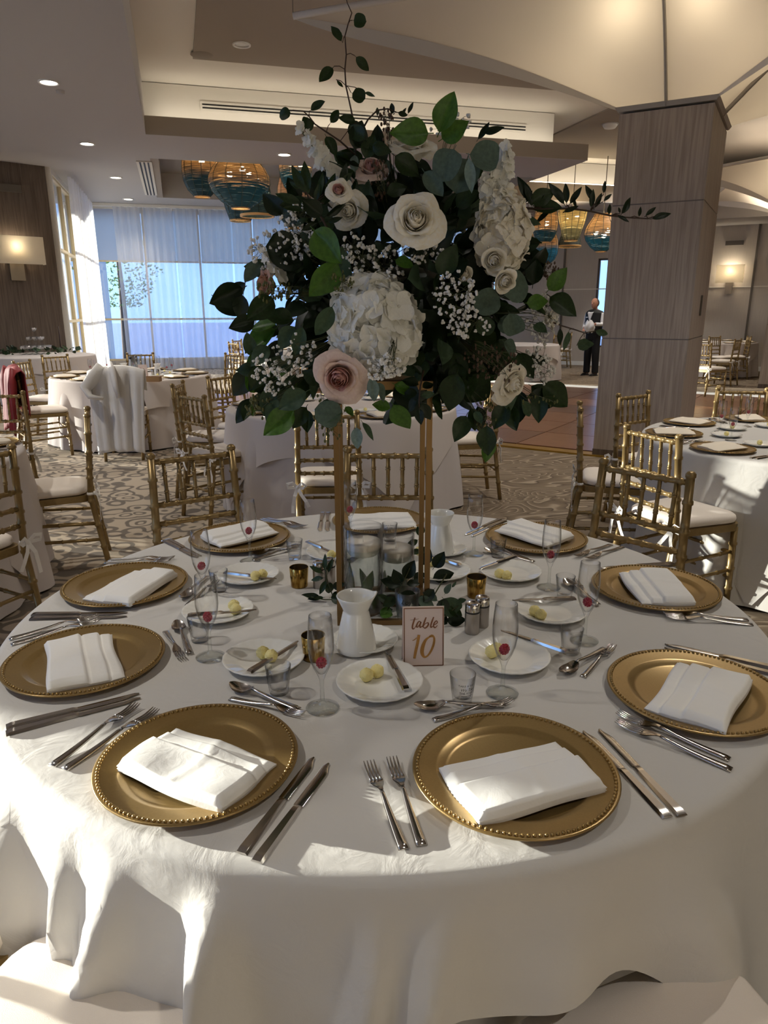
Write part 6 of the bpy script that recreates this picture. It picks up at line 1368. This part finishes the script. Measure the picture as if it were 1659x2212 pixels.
man = b_.build('person', skin); remesh(man, .0085, 3); man.location = wp; man.rotation_euler = (0, 0, math.atan2(fdir.y, fdir.x) - math.pi / 2); tag(man, 'waiter in white shirt, black vest and trousers wiping with a white cloth', 'person')
m = MB(); limb(m, [(0, -.01, .98), (0, 0, 1.1), (0, 0, 1.25), (0, -.01, 1.4), (0, -.01, 1.475), (0, .0, 1.5)], [.14, .135, .148, .152, .1, .066], 1.3, 16, (0, 1, 0))
for arm in (LA, RA_):
    a_, e_, w_ = map(Vector, arm); limb(m, [a_, e_, e_.lerp(w_, .85)], [.064, .056, .044])
remesh(m.build('shirt', shirt_m, man), .012)
m = MB(); limb(m, [(0, -.01, .96), (0, 0, 1.1), (0, 0, 1.22), (0, -.005, 1.32), (0, -.01, 1.42), (0, -.015, 1.47), (0, -.02, 1.49)], [.165, .16, .172, .178, .178, .14, .09], 1.3, 18, (0, 1, 0)); remesh(m.build('vest', vest_m, man), .012)
m = MB(); m.add([(-.075, .05, 1.505), (.075, .05, 1.505), (.0, .192, 1.22), (-.07, .178, 1.43), (.07, .178, 1.43)], [(3, 2, 4), (0, 3, 4, 1), (0, 2, 3), (1, 4, 2)]); m.build('shirt_front', shirt_m, man, smooth=False)
m = MB().box((.085, .178, 1.33), (.05, .006, .018)); m.build('name_badge', steel_brushed, man, smooth=False)
m = MB(); limb(m, [(0, 0, .84), (0, 0, .93), (0, 0, 1.02)], [.13, .145, .14], 1.3, 14, (0, 1, 0))
for s in (-1, 1): limb(m, [(s * .085, 0, .93), (s * .108, .012, .5), (s * .118, 0, .2), (s * .12, 0, .065)], [.105, .088, .078, .08])
remesh(m.build('trousers', trouser_m, man), .012)
for s in (-1, 1):
    m = MB(); m.ball((s * .122, .05, .032), .05, 12, 8, (.9, 2.5, .62)); m.ball((s * .122, -.02, .045), .045, 10, 8, (.9, 1.2, 1)); m.box((s * .122, .045, .008), (.085, .26, .016)); remesh(m.build('shoe', shoe_m, man), .008)
m = MB(); m.ball((0, .012, 1.665), .1, 16, 10, (.84, .98, 1.05)); o = m.build('hair', hair_m, man); o.location = (0, -.012, .006); o.scale = (.98, .93, .985)
for s in (-1, 1): MB().ball((s * .03, .115, 1.648), .01, 8, 6).build('eye', dark_band, man)
cl = MB(); rr = random.Random(2)
wpos = man.matrix_basis
hand = Vector(RA_[2]) + Vector((.04, .12, .0))
def fn(u, v):
    a = u * 6.283; r = .03 + .1 * math.sin(math.pi * min(1, v * .8 + .1)) * (1 + .25 * math.sin(4 * a + 5 * v)); return (hand.x + r * math.cos(a) * .8, hand.y - .02 + r * math.sin(a), hand.z + .08 - .26 * v + .02 * math.sin(3 * a))
cl.grid(fn, 24, 14, closeu=True); o = cl.build('cleaning_cloth', shirt_m); o.matrix_world = Tr(*wp) @ Rz(man.rotation_euler.z); tag(o, 'white cloth held in the hand of the waiter', 'cloth')
